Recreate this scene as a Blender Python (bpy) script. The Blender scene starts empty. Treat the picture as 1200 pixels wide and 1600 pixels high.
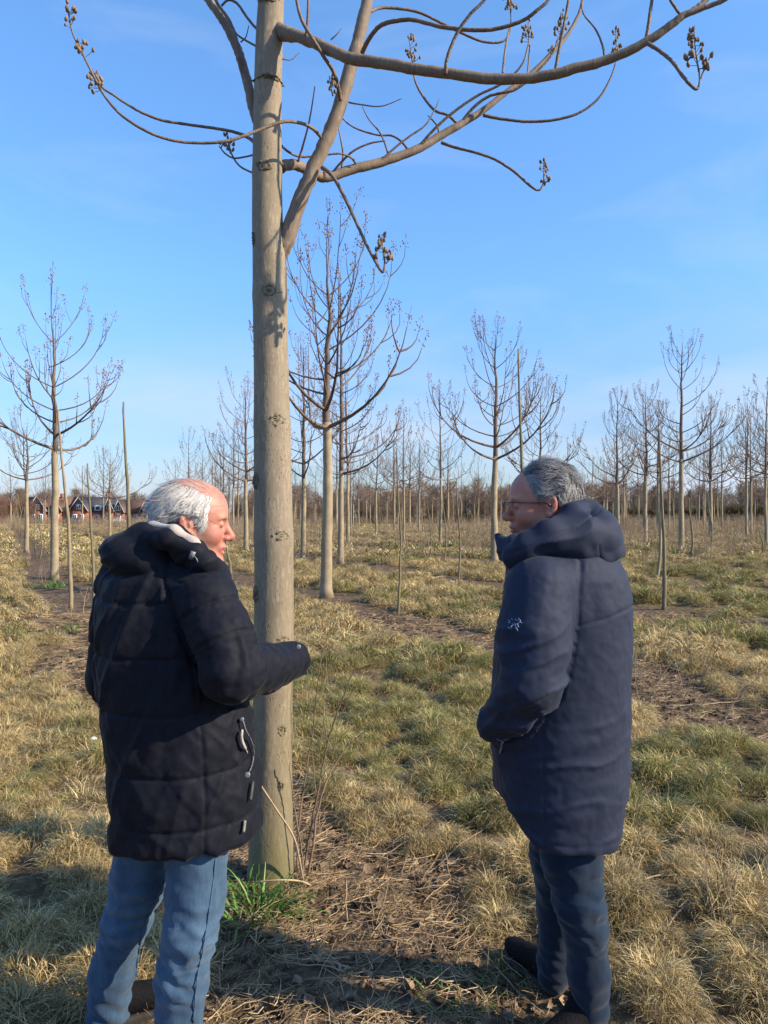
import bpy, math, random
import numpy as np
from mathutils import Vector
from mathutils.bvhtree import BVHTree
R = math.radians
random.seed(11)
rng = np.random.default_rng(11)
sc = bpy.context.scene
COL = sc.collection

# ------------------------------------------------------------------ camera
F = 1186.0                       # focal length in photo pixels (1200 x 1600)
EYE = 1.67
cam_d = bpy.data.cameras.new('camera')
cam = bpy.data.objects.new('camera', cam_d); COL.objects.link(cam)
cam.location = (0, 0, EYE)
cam.rotation_euler = (R(90), 0, 0)
cam_d.sensor_fit = 'VERTICAL'; cam_d.sensor_height = 36.0
cam_d.lens = 36.0 * F / 1600.0
cam_d.shift_y = -5.0 / 1600.0
cam_d.clip_start = 0.05; cam_d.clip_end = 5000
sc.camera = cam

# ------------------------------------------------------------------ light
SUN_EL, SUN_AZ = 30.0, 73.0      # sun behind the camera, to its right
w = bpy.data.worlds.new('World'); sc.world = w; w.use_nodes = True
nt = w.node_tree; nt.nodes.clear()
def N(tree, t, **kw):
    n = tree.nodes.new(t)
    for k, v in kw.items(): setattr(n, k, v)
    return n
sky = N(nt, 'ShaderNodeTexSky', sky_type='NISHITA', sun_disc=False)
sky.sun_elevation = R(SUN_EL); sky.sun_rotation = R(180 - SUN_AZ)
sky.altitude = 0; sky.air_density = 1.0; sky.dust_density = 0.55; sky.ozone_density = 3.0
bg = N(nt, 'ShaderNodeBackground'); bg.inputs['Strength'].default_value = 0.15
out = N(nt, 'ShaderNodeOutputWorld')
tc = N(nt, 'ShaderNodeTexCoord')
mp = N(nt, 'ShaderNodeMapping'); mp.inputs['Scale'].default_value = (1.6, 1.6, 5.0); mp.inputs['Rotation'].default_value = (0.0, R(38), 0)
cl = N(nt, 'ShaderNodeTexNoise'); cl.inputs['Scale'].default_value = 2.2; cl.inputs['Detail'].default_value = 7; cl.inputs['Distortion'].default_value = 0.9
cr = N(nt, 'ShaderNodeMapRange'); cr.inputs['From Min'].default_value = 0.50; cr.inputs['From Max'].default_value = 0.80; cr.inputs['To Max'].default_value = 0.22
sep = N(nt, 'ShaderNodeSeparateXYZ')
lo = N(nt, 'ShaderNodeMapRange'); lo.inputs['From Min'].default_value = 0.02; lo.inputs['From Max'].default_value = 0.26; lo.inputs['To Min'].default_value = 0.55; lo.inputs['To Max'].default_value = 0.0
lowc = N(nt, 'ShaderNodeMath', operation='MULTIPLY')
ln = N(nt, 'ShaderNodeTexNoise'); ln.inputs['Scale'].default_value = 3.5; ln.inputs['Detail'].default_value = 5
mp2 = N(nt, 'ShaderNodeMapping'); mp2.inputs['Scale'].default_value = (1, 1, 4)
lr = N(nt, 'ShaderNodeMapRange'); lr.inputs['From Min'].default_value = 0.42; lr.inputs['From Max'].default_value = 0.68; lr.inputs['To Min'].default_value=0.35; lr.inputs['To Max'].default_value = 1.7
add = N(nt, 'ShaderNodeMath', operation='ADD', use_clamp=True)
mixc = N(nt, 'ShaderNodeMix', data_type='RGBA')
mixc.inputs[7].default_value = (2.4, 2.75, 3.3, 1)
tint = N(nt, 'ShaderNodeMix', data_type='RGBA', blend_type='MULTIPLY'); tint.inputs[0].default_value = 1.0
tint.inputs[7].default_value = (0.95, 1.0, 1.12, 1)
hz = N(nt, 'ShaderNodeValToRGB'); ce = hz.color_ramp.elements          # the pale band at the horizon is deeper than clear-sky theory
ce[0].position = 0.0; ce[0].color = (0.36, 0.43, 0.54, 1); ce[1].position = 0.55; ce[1].color = (0.66, 0.90, 1.06, 1)
e_ = ce.new(0.10); e_.color = (0.39, 0.485, 0.645, 1); e_ = ce.new(0.28); e_.color = (0.55, 0.755, 0.98, 1)
L = nt.links.new
L(tc.outputs['Generated'], mp.inputs[0]); L(mp.outputs[0], cl.inputs['Vector']); L(cl.outputs['Fac'], cr.inputs['Value'])
L(tc.outputs['Generated'], sep.inputs[0]); L(sep.outputs['Z'], lo.inputs['Value'])
L(tc.outputs['Generated'], mp2.inputs[0]); L(mp2.outputs[0], ln.inputs['Vector']); L(ln.outputs['Fac'], lr.inputs['Value'])
L(lo.outputs[0], lowc.inputs[0]); L(lr.outputs[0], lowc.inputs[1])
L(lowc.outputs[0], add.inputs[0]); L(cr.outputs[0], add.inputs[1])
L(sep.outputs['Z'], hz.inputs[0]); L(hz.outputs[0], tint.inputs[7]); L(sky.outputs[0], tint.inputs[6]); L(tint.outputs[2], mixc.inputs[6]); L(add.outputs[0], mixc.inputs[0])
L(mixc.outputs[2], bg.inputs['Color']); L(bg.outputs[0], out.inputs['Surface'])

sun_d = bpy.data.lights.new('sun', 'SUN'); sun_d.energy = 4.1; sun_d.angle = R(0.6); sun_d.color = (1.0, 0.86, 0.65)
sun = bpy.data.objects.new('sun', sun_d); COL.objects.link(sun)
sd = Vector((math.sin(R(SUN_AZ)) * math.cos(R(SUN_EL)), -math.cos(R(SUN_AZ)) * math.cos(R(SUN_EL)), math.sin(R(SUN_EL))))
sun.rotation_euler = sd.to_track_quat('Z', 'Y').to_euler(); sun.location = (5, -5, 12)
sc.view_settings.view_transform = 'Standard'; sc.view_settings.look = 'None'
sc.view_settings.exposure = 1.03; sc.view_settings.gamma = 1.0
sc.cycles.use_denoising = True
sc.cycles.max_bounces = 6; sc.cycles.transparent_max_bounces = 8

# ------------------------------------------------------------------ helpers
def W(px, py, d):                # photo pixel at depth d (metres along the view) -> world point
    return np.array([(px - 600) / F * d, d, EYE - (py - 795) / F * d])

def hash3(i, j, k, seed):
    h = (i * 374761393 + j * 668265263 + k * 2147483647 + seed * 1274126177) & 0xFFFFFFFF
    h = ((h ^ (h >> 13)) * 1103515245) & 0xFFFFFFFF
    h = ((h ^ (h >> 16)) * 2654435761) & 0xFFFFFFFF
    return ((h ^ (h >> 15)) & 0xFFFFFF) / float(0xFFFFFF)
def vnoise(P, seed=0):
    P = np.asarray(P, float)
    I = np.floor(P).astype(np.int64); f = P - I; f = f * f * (3 - 2 * f)
    r = 0
    for a in (0, 1):
        wa = f[:, 0] if a else 1 - f[:, 0]
        for b in (0, 1):
            wb = f[:, 1] if b else 1 - f[:, 1]
            for c in (0, 1):
                wc = f[:, 2] if c else 1 - f[:, 2]
                r = r + wa * wb * wc * hash3(I[:, 0] + a, I[:, 1] + b, I[:, 2] + c, seed)
    return r
def fbm(P, seed=0, oct=4):
    P = np.asarray(P, float); r = 0; a = 0.5; s = 0
    for o in range(oct):
        r = r + a * vnoise(P * 2 ** o, seed + o * 7); s += a; a *= 0.5
    return r / s
def n2(x, y, sc_, seed=0, oct=3):
    x = np.atleast_1d(x); y = np.atleast_1d(y)
    return fbm(np.stack([x * sc_, y * sc_, np.zeros_like(x, dtype=float)], 1), seed, oct)

class MB:
    def __init__(s): s.V = []; s.F = []; s.n = 0; s.C = []
    def add(s, V, Fs, tint=None):
        V = np.asarray(V, float)
        s.V.append(V)
        for f in (Fs if isinstance(Fs, (list, tuple)) else [Fs]):
            f = np.asarray(f, int)
            if len(f): s.F.append(f + s.n)
        s.n += len(V)
        if tint is not None:
            t = np.asarray(tint, float)
            s.C.append(np.broadcast_to(t, (len(V), 3)) if t.ndim < 2 else t)
    def mesh(s, name, smooth=True, origin=(0, 0, 0)):
        V = np.concatenate(s.V) - np.asarray(origin, float)
        me = bpy.data.meshes.new(name)
        me.vertices.add(len(V)); me.vertices.foreach_set('co', V.astype(np.float32).ravel())
        tot = np.concatenate([np.full(len(f), f.shape[1], np.int32) for f in s.F])
        idx = np.concatenate([f.ravel() for f in s.F]).astype(np.int32)
        st = np.concatenate([[0], np.cumsum(tot)[:-1]]).astype(np.int32)
        me.loops.add(len(idx)); me.loops.foreach_set('vertex_index', idx)
        me.polygons.add(len(tot)); me.polygons.foreach_set('loop_start', st); me.polygons.foreach_set('loop_total', tot)
        if smooth: me.polygons.foreach_set('use_smooth', np.ones(len(tot), bool))
        if s.C:
            C = np.concatenate(s.C)
            if len(C) == len(V):
                at = me.color_attributes.new('tint', 'FLOAT_COLOR', 'POINT')
                at.data.foreach_set('color', np.concatenate([C, np.ones((len(C), 1))], 1).astype(np.float32).ravel())
        me.update(calc_edges=True); me.validate()
        return me
    def obj(s, name, mat, parent=None, smooth=True, origin=(0, 0, 0)):
        me = s.mesh(name, smooth, origin)
        o = bpy.data.objects.new(name, me); COL.objects.link(o)
        if mat: me.materials.append(mat)
        if parent is not None: o.parent = parent
        else: o.location = origin
        return o
def empty(name, loc, rz=0):
    o = bpy.data.objects.new(name, None); COL.objects.link(o); o.location = loc; o.rotation_euler = (0, 0, rz)
    o.empty_display_size = 0.2
    return o
def tag(o, label=None, cat=None, group=None, kind=None):
    for k, v in (('label', label), ('category', cat), ('group', group), ('kind', kind)):
        if v: o[k] = v
    return o

def spline(pts, n):              # Catmull-Rom through rows of pts
    P = np.asarray(pts, float)
    if len(P) < 3: 
        t = np.linspace(0, 1, n)[:, None]; return P[0] * (1 - t) + P[-1] * t
    Q = np.vstack([2 * P[0] - P[1], P, 2 * P[-1] - P[-2]])
    m = len(P) - 1
    t = np.linspace(0, m, n); i = np.minimum(t.astype(int), m - 1); f = (t - i)[:, None]
    a, b, c, d = Q[i], Q[i + 1], Q[i + 2], Q[i + 3]
    return 0.5 * ((2 * b) + (-a + c) * f + (2 * a - 5 * b + 4 * c - d) * f ** 2 + (-a + 3 * b - 3 * c + d) * f ** 3)
def tube(mb, P, r, k=6, cap=True, tint=None):
    P = np.asarray(P, float); n = len(P); r = np.broadcast_to(np.asarray(r, float), (n,))
    T = np.gradient(P, axis=0); T /= np.linalg.norm(T, axis=1)[:, None] + 1e-9
    ref = np.array([0, 0, 1.0]) if abs(T[0][2]) < 0.8 else np.array([1.0, 0.2, 0])
    N1 = np.zeros_like(P); u = ref - T[0] * (ref @ T[0]); u /= np.linalg.norm(u)
    for i in range(n):
        u = u - T[i] * (u @ T[i]); u /= np.linalg.norm(u) + 1e-9; N1[i] = u
    N2 = np.cross(T, N1)
    a = np.arange(k) * 2 * math.pi / k
    V = (P[:, None] + r[:, None, None] * (np.cos(a)[None, :, None] * N1[:, None] + np.sin(a)[None, :, None] * N2[:, None])).reshape(-1, 3)
    i, j = np.meshgrid(np.arange(n - 1), np.arange(k), indexing='ij'); i = i.ravel(); j = j.ravel(); j2 = (j + 1) % k
    Fq = np.stack([i * k + j, i * k + j2, (i + 1) * k + j2, (i + 1) * k + j], 1)
    Fs = [Fq]
    if cap:
        V = np.vstack([V, P[0], P[-1]]); jj = np.arange(k)
        Fs.append(np.stack([np.full(k, n * k), (jj + 1) % k, jj], 1)); Fs.append(np.stack([np.full(k, n * k + 1), (n - 1) * k + jj, (n - 1) * k + (jj + 1) % k], 1))
    mb.add(V, Fs, tint)
def box(mb, x0, x1, y0, y1, z0, z1, tint=None):
    V = np.array([[x, y, z] for z in (z0, z1) for y in (y0, y1) for x in (x0, x1)], float)
    mb.add(V, np.array([[0, 2, 3, 1], [4, 5, 7, 6], [0, 1, 5, 4], [2, 6, 7, 3], [0, 4, 6, 2], [1, 3, 7, 5]]), tint)
def _ico():
    t = (1 + 5 ** .5) / 2
    V = np.array([[-1, t, 0], [1, t, 0], [-1, -t, 0], [1, -t, 0], [0, -1, t], [0, 1, t], [0, -1, -t], [0, 1, -t], [t, 0, -1], [t, 0, 1], [-t, 0, -1], [-t, 0, 1]], float)
    V /= np.linalg.norm(V, axis=1)[:, None]
    Fc = np.array([[0, 11, 5], [0, 5, 1], [0, 1, 7], [0, 7, 10], [0, 10, 11], [1, 5, 9], [5, 11, 4], [11, 10, 2], [10, 7, 6], [7, 1, 8], [3, 9, 4], [3, 4, 2], [3, 2, 6], [3, 6, 8], [3, 8, 9], [4, 9, 5], [2, 4, 11], [6, 2, 10], [8, 6, 7], [9, 8, 1]])
    return V, Fc
ICO = _ico()
OCT = (np.array([[1, 0, 0], [-1, 0, 0], [0, 1, 0], [0, -1, 0], [0, 0, 1], [0, 0, -1]], float),
       np.array([[0, 2, 4], [2, 1, 4], [1, 3, 4], [3, 0, 4], [2, 0, 5], [1, 2, 5], [3, 1, 5], [0, 3, 5]]))
def rotm(ax, a):
    ax = np.asarray(ax, float); ax = ax / np.linalg.norm(ax); c, s_ = math.cos(a), math.sin(a); x, y, z = ax
    return np.array([[c + x * x * (1 - c), x * y * (1 - c) - z * s_, x * z * (1 - c) + y * s_],
                     [y * x * (1 - c) + z * s_, c + y * y * (1 - c), y * z * (1 - c) - x * s_],
                     [z * x * (1 - c) - y * s_, z * y * (1 - c) + x * s_, c + z * z * (1 - c)]])
def euler(x, y, z): return rotm((0, 0, 1), z) @ rotm((0, 1, 0), y) @ rotm((1, 0, 0), x)

# ------------------------------------------------------------------ materials
def mat(name, base, rough=0.8, var=None, scale=8.0, detail=5, bump=0.0, bscale=None, tint=False, inst=0.0, spec=0.3, sub=0.0, stretch=None, sheen=0.0, dist=0.02, coat=0.0, vmin=0.35, vmax=0.65, trans=0.0):
    m = bpy.data.materials.new(name); m.use_nodes = True; t = m.node_tree; b = t.nodes['Principled BSDF']
    b.inputs['Base Color'].default_value = (*base, 1); b.inputs['Roughness'].default_value = rough
    b.inputs['Specular IOR Level'].default_value = spec
    if sub: 
        b.inputs['Subsurface Weight'].default_value = sub; b.inputs['Subsurface Radius'].default_value = (0.012, 0.005, 0.003); b.inputs['Subsurface Scale'].default_value = 0.6
    if sheen: b.inputs['Sheen Weight'].default_value = sheen; b.inputs['Sheen Roughness'].default_value = 0.4
    if coat: b.inputs['Coat Weight'].default_value = coat
    l = t.links.new
    co = N(t, 'ShaderNodeTexCoord'); mpn = N(t, 'ShaderNodeMapping')
    if stretch: mpn.inputs['Scale'].default_value = stretch
    l(co.outputs['Object'], mpn.inputs[0])
    cur = None
    if var:
        nz = N(t, 'ShaderNodeTexNoise'); nz.inputs['Scale'].default_value = scale; nz.inputs['Detail'].default_value = detail
        l(mpn.outputs[0], nz.inputs['Vector'])
        mr = N(t, 'ShaderNodeMapRange'); mr.inputs['From Min'].default_value = vmin; mr.inputs['From Max'].default_value = vmax
        l(nz.outputs['Fac'], mr.inputs['Value'])
        mx = N(t, 'ShaderNodeMix', data_type='RGBA'); mx.inputs[6].default_value = (*base, 1); mx.inputs[7].default_value = (*var, 1)
        l(mr.outputs[0], mx.inputs[0]); cur = mx.outputs[2]
    if tint:
        at = N(t, 'ShaderNodeAttribute', attribute_name='tint')
        mm = N(t, 'ShaderNodeMix', data_type='RGBA', blend_type='MULTIPLY'); mm.inputs[0].default_value = 1
        if cur is not None: l(cur, mm.inputs[6])
        else: mm.inputs[6].default_value = (*base, 1)
        l(at.outputs['Color'], mm.inputs[7]); cur = mm.outputs[2]
    if inst:
        oi = N(t, 'ShaderNodeObjectInfo'); hs = N(t, 'ShaderNodeHueSaturation')
        mr2 = N(t, 'ShaderNodeMapRange'); mr2.inputs['To Min'].default_value = 1 - inst; mr2.inputs['To Max'].default_value = 1 + inst
        l(oi.outputs['Random'], mr2.inputs['Value']); l(mr2.outputs[0], hs.inputs['Value'])
        if cur is not None: l(cur, hs.inputs['Color'])
        else: hs.inputs['Color'].default_value = (*base, 1)
        cur = hs.outputs[0]
    if cur is not None: l(cur, b.inputs['Base Color'])
    if bump:
        nb = N(t, 'ShaderNodeTexNoise'); nb.inputs['Scale'].default_value = bscale or scale * 3; nb.inputs['Detail'].default_value = 6
        l(mpn.outputs[0], nb.inputs['Vector'])
        bn = N(t, 'ShaderNodeBump'); bn.inputs['Strength'].default_value = bump; bn.inputs['Distance'].default_value = dist
        l(nb.outputs['Fac'], bn.inputs['Height']); l(bn.outputs[0], b.inputs['Normal'])
    if trans:
        tr = N(t, 'ShaderNodeBsdfTranslucent'); ms = N(t, 'ShaderNodeMixShader'); ms.inputs[0].default_value = trans
        if cur is not None: l(cur, tr.inputs['Color'])
        else: tr.inputs['Color'].default_value = (*base, 1)
        o_ = t.nodes['Material Output']; l(b.outputs[0], ms.inputs[1]); l(tr.outputs[0], ms.inputs[2]); l(ms.outputs[0], o_.inputs['Surface'])
    m['nodes'] = 1
    return m

# ------------------------------------------------------------------ terrain
RD = np.array([-0.451, 0.892]); PD = np.array([0.892, 0.451])   # along and across the planted rows
ROW0, ROWS = 1.1, 4.15
def row_dist(x, y):
    s = x * PD[0] + y * PD[1] - ROW0
    return np.abs(s - np.round(s / ROWS) * ROWS)
def grassy(x, y):                # 1 = closed grass, 0 = bare mud under the tree rows
    x = np.atleast_1d(np.asarray(x, float)); y = np.atleast_1d(np.asarray(y, float))
    rd = row_dist(x, y) + (n2(x, y, 0.9, 5) - 0.5) * 0.9
    w_ = np.clip((y - 4.5) / 4, 0, 1) * .26; g = np.clip((rd - 0.26 - w_) / 0.36, 0, 1)
    # the trampled patch between the two men
    d = np.hypot((x + 0.05 + .18 * (y - 2.9)) / 0.60, (y - 2.9) / 1.25)
    return np.minimum(g, np.clip((d - 0.75) / 0.5, 0, 1))
def gz(x, y):
    x = np.atleast_1d(np.asarray(x, float)); y = np.atleast_1d(np.asarray(y, float))
    d = np.hypot(x, y)
    t = np.clip((y - 60) / 120, 0, 1); t = t * t * (3 - 2 * t)
    side = np.clip((-x / np.maximum(y, 1) + 0.25) / 0.25, 0, 1)
    z = -1.7 * t * side - 0.25 * t
    near = np.clip(1 - d / 40, 0, 1)
    z = z + (n2(x, y, 2.2, 1) - 0.5) * 0.10 * near + (n2(x, y, 0.35, 2) - 0.5) * 0.14 * np.clip(d / 5, 0, 1) + (n2(x, y, 9, 3) - 0.5) * 0.035 * near ** 4
    g = grassy(x, y)
    return z + g * 0.035 * near
def gz1(x, y): return float(gz(x, y)[0])
# ------------------------------------------------------------------ ground sheet
nu = 520
u = np.linspace(-1, 1, nu)
gx = 1.6 * np.sinh(6.9 * u); gy = 4.0 + 1.6 * np.sinh(6.9 * u)
GX, GY = np.meshgrid(gx, gy, indexing='ij')
Z = gz(GX.ravel(), GY.ravel())
i, j = np.meshgrid(np.arange(nu - 1), np.arange(nu - 1), indexing='ij'); i = i.ravel(); j = j.ravel()
gm = MB()
gcol = grassy(GX.ravel(), GY.ravel()) * (.18 + .82 * np.clip((np.hypot(GX.ravel(), GY.ravel()) - 7) / 14, 0, 1))
gm.add(np.stack([GX.ravel(), GY.ravel(), Z], 1), np.stack([i * nu + j, (i + 1) * nu + j, (i + 1) * nu + j + 1, i * nu + j + 1], 1), np.stack([gcol] * 3, 1))
MG = bpy.data.materials.new('field_ground'); MG.use_nodes = True; t = MG.node_tree; b = t.nodes['Principled BSDF']; l = t.links.new
b.inputs['Roughness'].default_value = 0.95; b.inputs['Specular IOR Level'].default_value = 0.15
co = N(t, 'ShaderNodeNewGeometry')
def nz(scale, det=6, dis=0.0):
    n = N(t, 'ShaderNodeTexNoise'); n.inputs['Scale'].default_value = scale; n.inputs['Detail'].default_value = det; n.inputs['Distortion'].default_value = dis
    l(co.outputs['Position'], n.inputs['Vector']); return n.outputs['Fac']
def ramp(src, stops):
    r = N(t, 'ShaderNodeValToRGB'); r.color_ramp.elements.remove(r.color_ramp.elements[0])
    r.color_ramp.elements[0].position = stops[0][0]; r.color_ramp.elements[0].color = (*stops[0][1], 1)
    for p, c in stops[1:]:
        e = r.color_ramp.elements.new(p); e.color = (*c, 1)
    l(src, r.inputs[0]); return r.outputs[0]
soil = ramp(nz(14), [(0.3, (0.050, 0.031, 0.018)), (0.5, (0.105, 0.068, 0.040)), (0.62, (0.19, 0.130, 0.078)), (0.75, (0.28, 0.205, 0.125))])
gr = ramp(nz(5.5, 8, 0.6), [(0.3, (0.050, 0.045, 0.017)), (0.45, (0.095, 0.078, 0.033)), (0.55, (0.175, 0.130, 0.060)), (0.7, (0.30, 0.225, 0.11))])
gr2 = ramp(nz(0.35, 5), [(0.35, (0.62, 0.95, 0.55)), (0.65, (1.15, 1.0, 0.88))])
mg = N(t, 'ShaderNodeMix', data_type='RGBA', blend_type='MULTIPLY'); mg.inputs[0].default_value = 1; l(gr, mg.inputs[6]); l(gr2, mg.inputs[7])
at = N(t, 'ShaderNodeAttribute', attribute_name='tint')
mx = N(t, 'ShaderNodeMix', data_type='RGBA'); l(at.outputs['Fac'], mx.inputs[0]); l(soil, mx.inputs[6]); l(mg.outputs[2], mx.inputs[7])
l(mx.outputs[2], b.inputs['Base Color'])
bn = N(t, 'ShaderNodeBump'); bn.inputs['Strength'].default_value = 0.9; bn.inputs['Distance'].default_value = 0.03
l(nz(38, 8), bn.inputs['Height']); l(bn.outputs[0], b.inputs['Normal'])
tag(gm.obj('ground', MG), kind='structure')

# ------------------------------------------------------------------ scattered ground cover
def scatter(name, protos, P, rz, scl, label_kind='stuff', tilt=None, pick=None, label=None, cat=None):
    cc = bpy.data.collections.new(name + '_kinds')
    for p in protos: cc.objects.link(p)
    me = bpy.data.meshes.new(name); me.vertices.add(len(P)); me.vertices.foreach_set('co', np.asarray(P, np.float32).ravel())
    rot = np.zeros((len(P), 3), np.float32); rot[:, 2] = rz
    if tilt is not None: rot[:, :2] = tilt
    a = me.attributes.new('rot', 'FLOAT_VECTOR', 'POINT'); a.data.foreach_set('vector', rot.ravel())
    s3 = np.asarray(scl, np.float32); s3 = np.stack([s3] * 3, 1) if s3.ndim == 1 else s3
    a = me.attributes.new('scl', 'FLOAT_VECTOR', 'POINT'); a.data.foreach_set('vector', s3.ravel())
    pk = rng.integers(0, len(protos), len(P)) if pick is None else pick
    a = me.attributes.new('pick', 'INT', 'POINT'); a.data.foreach_set('value', np.asarray(pk, np.int32))
    o = bpy.data.objects.new(name, me); COL.objects.link(o)
    ng = bpy.data.node_groups.new(name, 'GeometryNodeTree')
    ng.interface.new_socket('Geometry', in_out='INPUT', socket_type='NodeSocketGeometry'); ng.interface.new_socket('Geometry', in_out='OUTPUT', socket_type='NodeSocketGeometry')
    gi = ng.nodes.new('NodeGroupInput'); go = ng.nodes.new('NodeGroupOutput')
    ci = ng.nodes.new('GeometryNodeCollectionInfo'); ci.inputs['Collection'].default_value = cc; ci.inputs['Separate Children'].default_value = True; ci.inputs['Reset Children'].default_value = True
    ip = ng.nodes.new('GeometryNodeInstanceOnPoints'); ip.inputs['Pick Instance'].default_value = True
    def na(nm, ty):
        n = ng.nodes.new('GeometryNodeInputNamedAttribute'); n.data_type = ty; n.inputs['Name'].default_value = nm; return n.outputs['Attribute']
    ng.links.new(gi.outputs[0], ip.inputs['Points']); ng.links.new(ci.outputs[0], ip.inputs['Instance'])
    ng.links.new(na('pick', 'INT'), ip.inputs['Instance Index'])
    e2r = ng.nodes.new('FunctionNodeEulerToRotation'); ng.links.new(na('rot', 'FLOAT_VECTOR'), e2r.inputs[0]); ng.links.new(e2r.outputs[0], ip.inputs['Rotation'])
    ng.links.new(na('scl', 'FLOAT_VECTOR'), ip.inputs['Scale']); ng.links.new(ip.outputs[0], go.inputs[0])
    m = o.modifiers.new('scatter', 'NODES'); m.node_group = ng
    tag(o, label, cat, kind=label_kind)
    return o

def proto(name, mb, m, smooth=False):
    me = mb.mesh(name, smooth); me.materials.append(m); return bpy.data.objects.new(name, me)

def blades(mb, n, rad, hmin, hmax, wid, droop, cols, seg=4, lean=0.6, wild=0.25, dome=0.0):
    """n ribbon blades in a clump of radius rad; each rises, bends over and hangs by 'droop'"""
    a = rng.uniform(0, 2 * math.pi, n); rr = rad * np.sqrt(rng.uniform(0, 1, n))
    p = np.stack([rr * np.cos(a), rr * np.sin(a), -0.01 + dome * (1 - (rr / rad) ** 2)], 1)
    h = rng.uniform(hmin, hmax, n)
    az = a + rng.normal(0, 0.8, n)
    e0 = R(88) - lean * rng.uniform(0.1, 1.0, n) * R(70) * (0.4 + 0.6 * rr / rad); e1 = e0 - droop * R(95) * rng.uniform(0.3, 1.25, n)
    tw = rng.normal(0, wild * 2.2, n)
    yaw0 = az + math.pi / 2 + rng.normal(0, 0.7, n)
    V = np.zeros((n, (seg + 1) * 2, 3))
    for k in range(seg + 1):
        t_ = k / seg
        side = np.stack([np.cos(yaw0 + tw * t_), np.sin(yaw0 + tw * t_), rng.normal(0, .12, n)], 1)
        ww = wid * (1 - 0.75 * t_ ** 1.5) * 0.5
        V[:, 2 * k] = p - side * ww; V[:, 2 * k + 1] = p + side * ww
        el = e0 + (e1 - e0) * (t_ + .5 / seg) ** 1.2; az = az + tw / seg
        d = np.stack([np.cos(el) * np.cos(az), np.cos(el) * np.sin(az), np.sin(el)], 1)
        p = p + d * (h / seg)[:, None]; p[:, 2] = np.maximum(p[:, 2], 0.005)
    m = (seg + 1) * 2
    bi = np.arange(n)[:, None] * m
    Fq = np.concatenate([bi + np.array([[2 * k, 2 * k + 1, 2 * k + 3, 2 * k + 2]]) for k in range(seg)], 0)
    cols = np.asarray(cols); ci_ = rng.integers(0, len(cols), n); c = cols[ci_] * rng.uniform(0.5, 1.4, (n, 1))
    mb.add(V.reshape(-1, 3), Fq, np.repeat(c, m, 0))
STRAW = [(0.62, 0.465, 0.22), (0.54, 0.40, 0.18), (0.68, 0.54, 0.29), (0.36, 0.26, 0.12), (0.27, 0.19, 0.085)]
OLIVE = [(0.19, 0.185, 0.055), (0.25, 0.225, 0.08), (0.32, 0.27, 0.10)]
GREEN = [(0.12, 0.18, 0.035), (0.15, 0.21, 0.045), (0.19, 0.23, 0.06)]
M_grass = mat('grass_blade', (1, 1, 1), rough=0.7, tint=True, inst=0.22, spec=0.25, trans=0.25)
def tuss(kind, n, wid):
    mb = MB()
    pal = {0: STRAW * 2 + OLIVE[:1], 1: STRAW + OLIVE, 2: STRAW + OLIVE * 2 + GREEN[:1]}[kind]
    blades(mb, n, 0.135, 0.05, 0.165, wid, 1.75, pal, 5, 0.85, 0.45, .115)
    blades(mb, n // 3, 0.16, 0.08, 0.16, wid, 1.6, STRAW, 4, 1.2, 0.5, .04)
    if kind: blades(mb, n // (5 if kind == 1 else 3), 0.11, 0.08, 0.16, wid, 0.7, OLIVE + GREEN, 3, 0.5, 0.2, .08)
    return mb
near_p = [proto('tussock', tuss(k, 680, 0.0034), M_grass) for k in (0, 0, 0, 1, 1, 2, 2)]
far_p = [proto('tussock_far', tuss(k, 300, 0.0065), M_grass) for k in (0, 0, 1, 1, 2, 2)]
xfar_p = [proto('tussock_horizon', tuss(k, 42, 0.030), M_grass) for k in (0, 0, 1, 1, 2, 2)]
def field_points(n, d0, d1, marg=4.5):
    g_ = np.linspace(d0, d1, 400); cdf = np.cumsum(0.54 * g_ + marg); cdf /= cdf[-1]
    d = np.interp(rng.uniform(0, 1, n), cdf, g_)
    return rng.uniform(-1, 1, n) * (0.54 * d + marg), d
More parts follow.
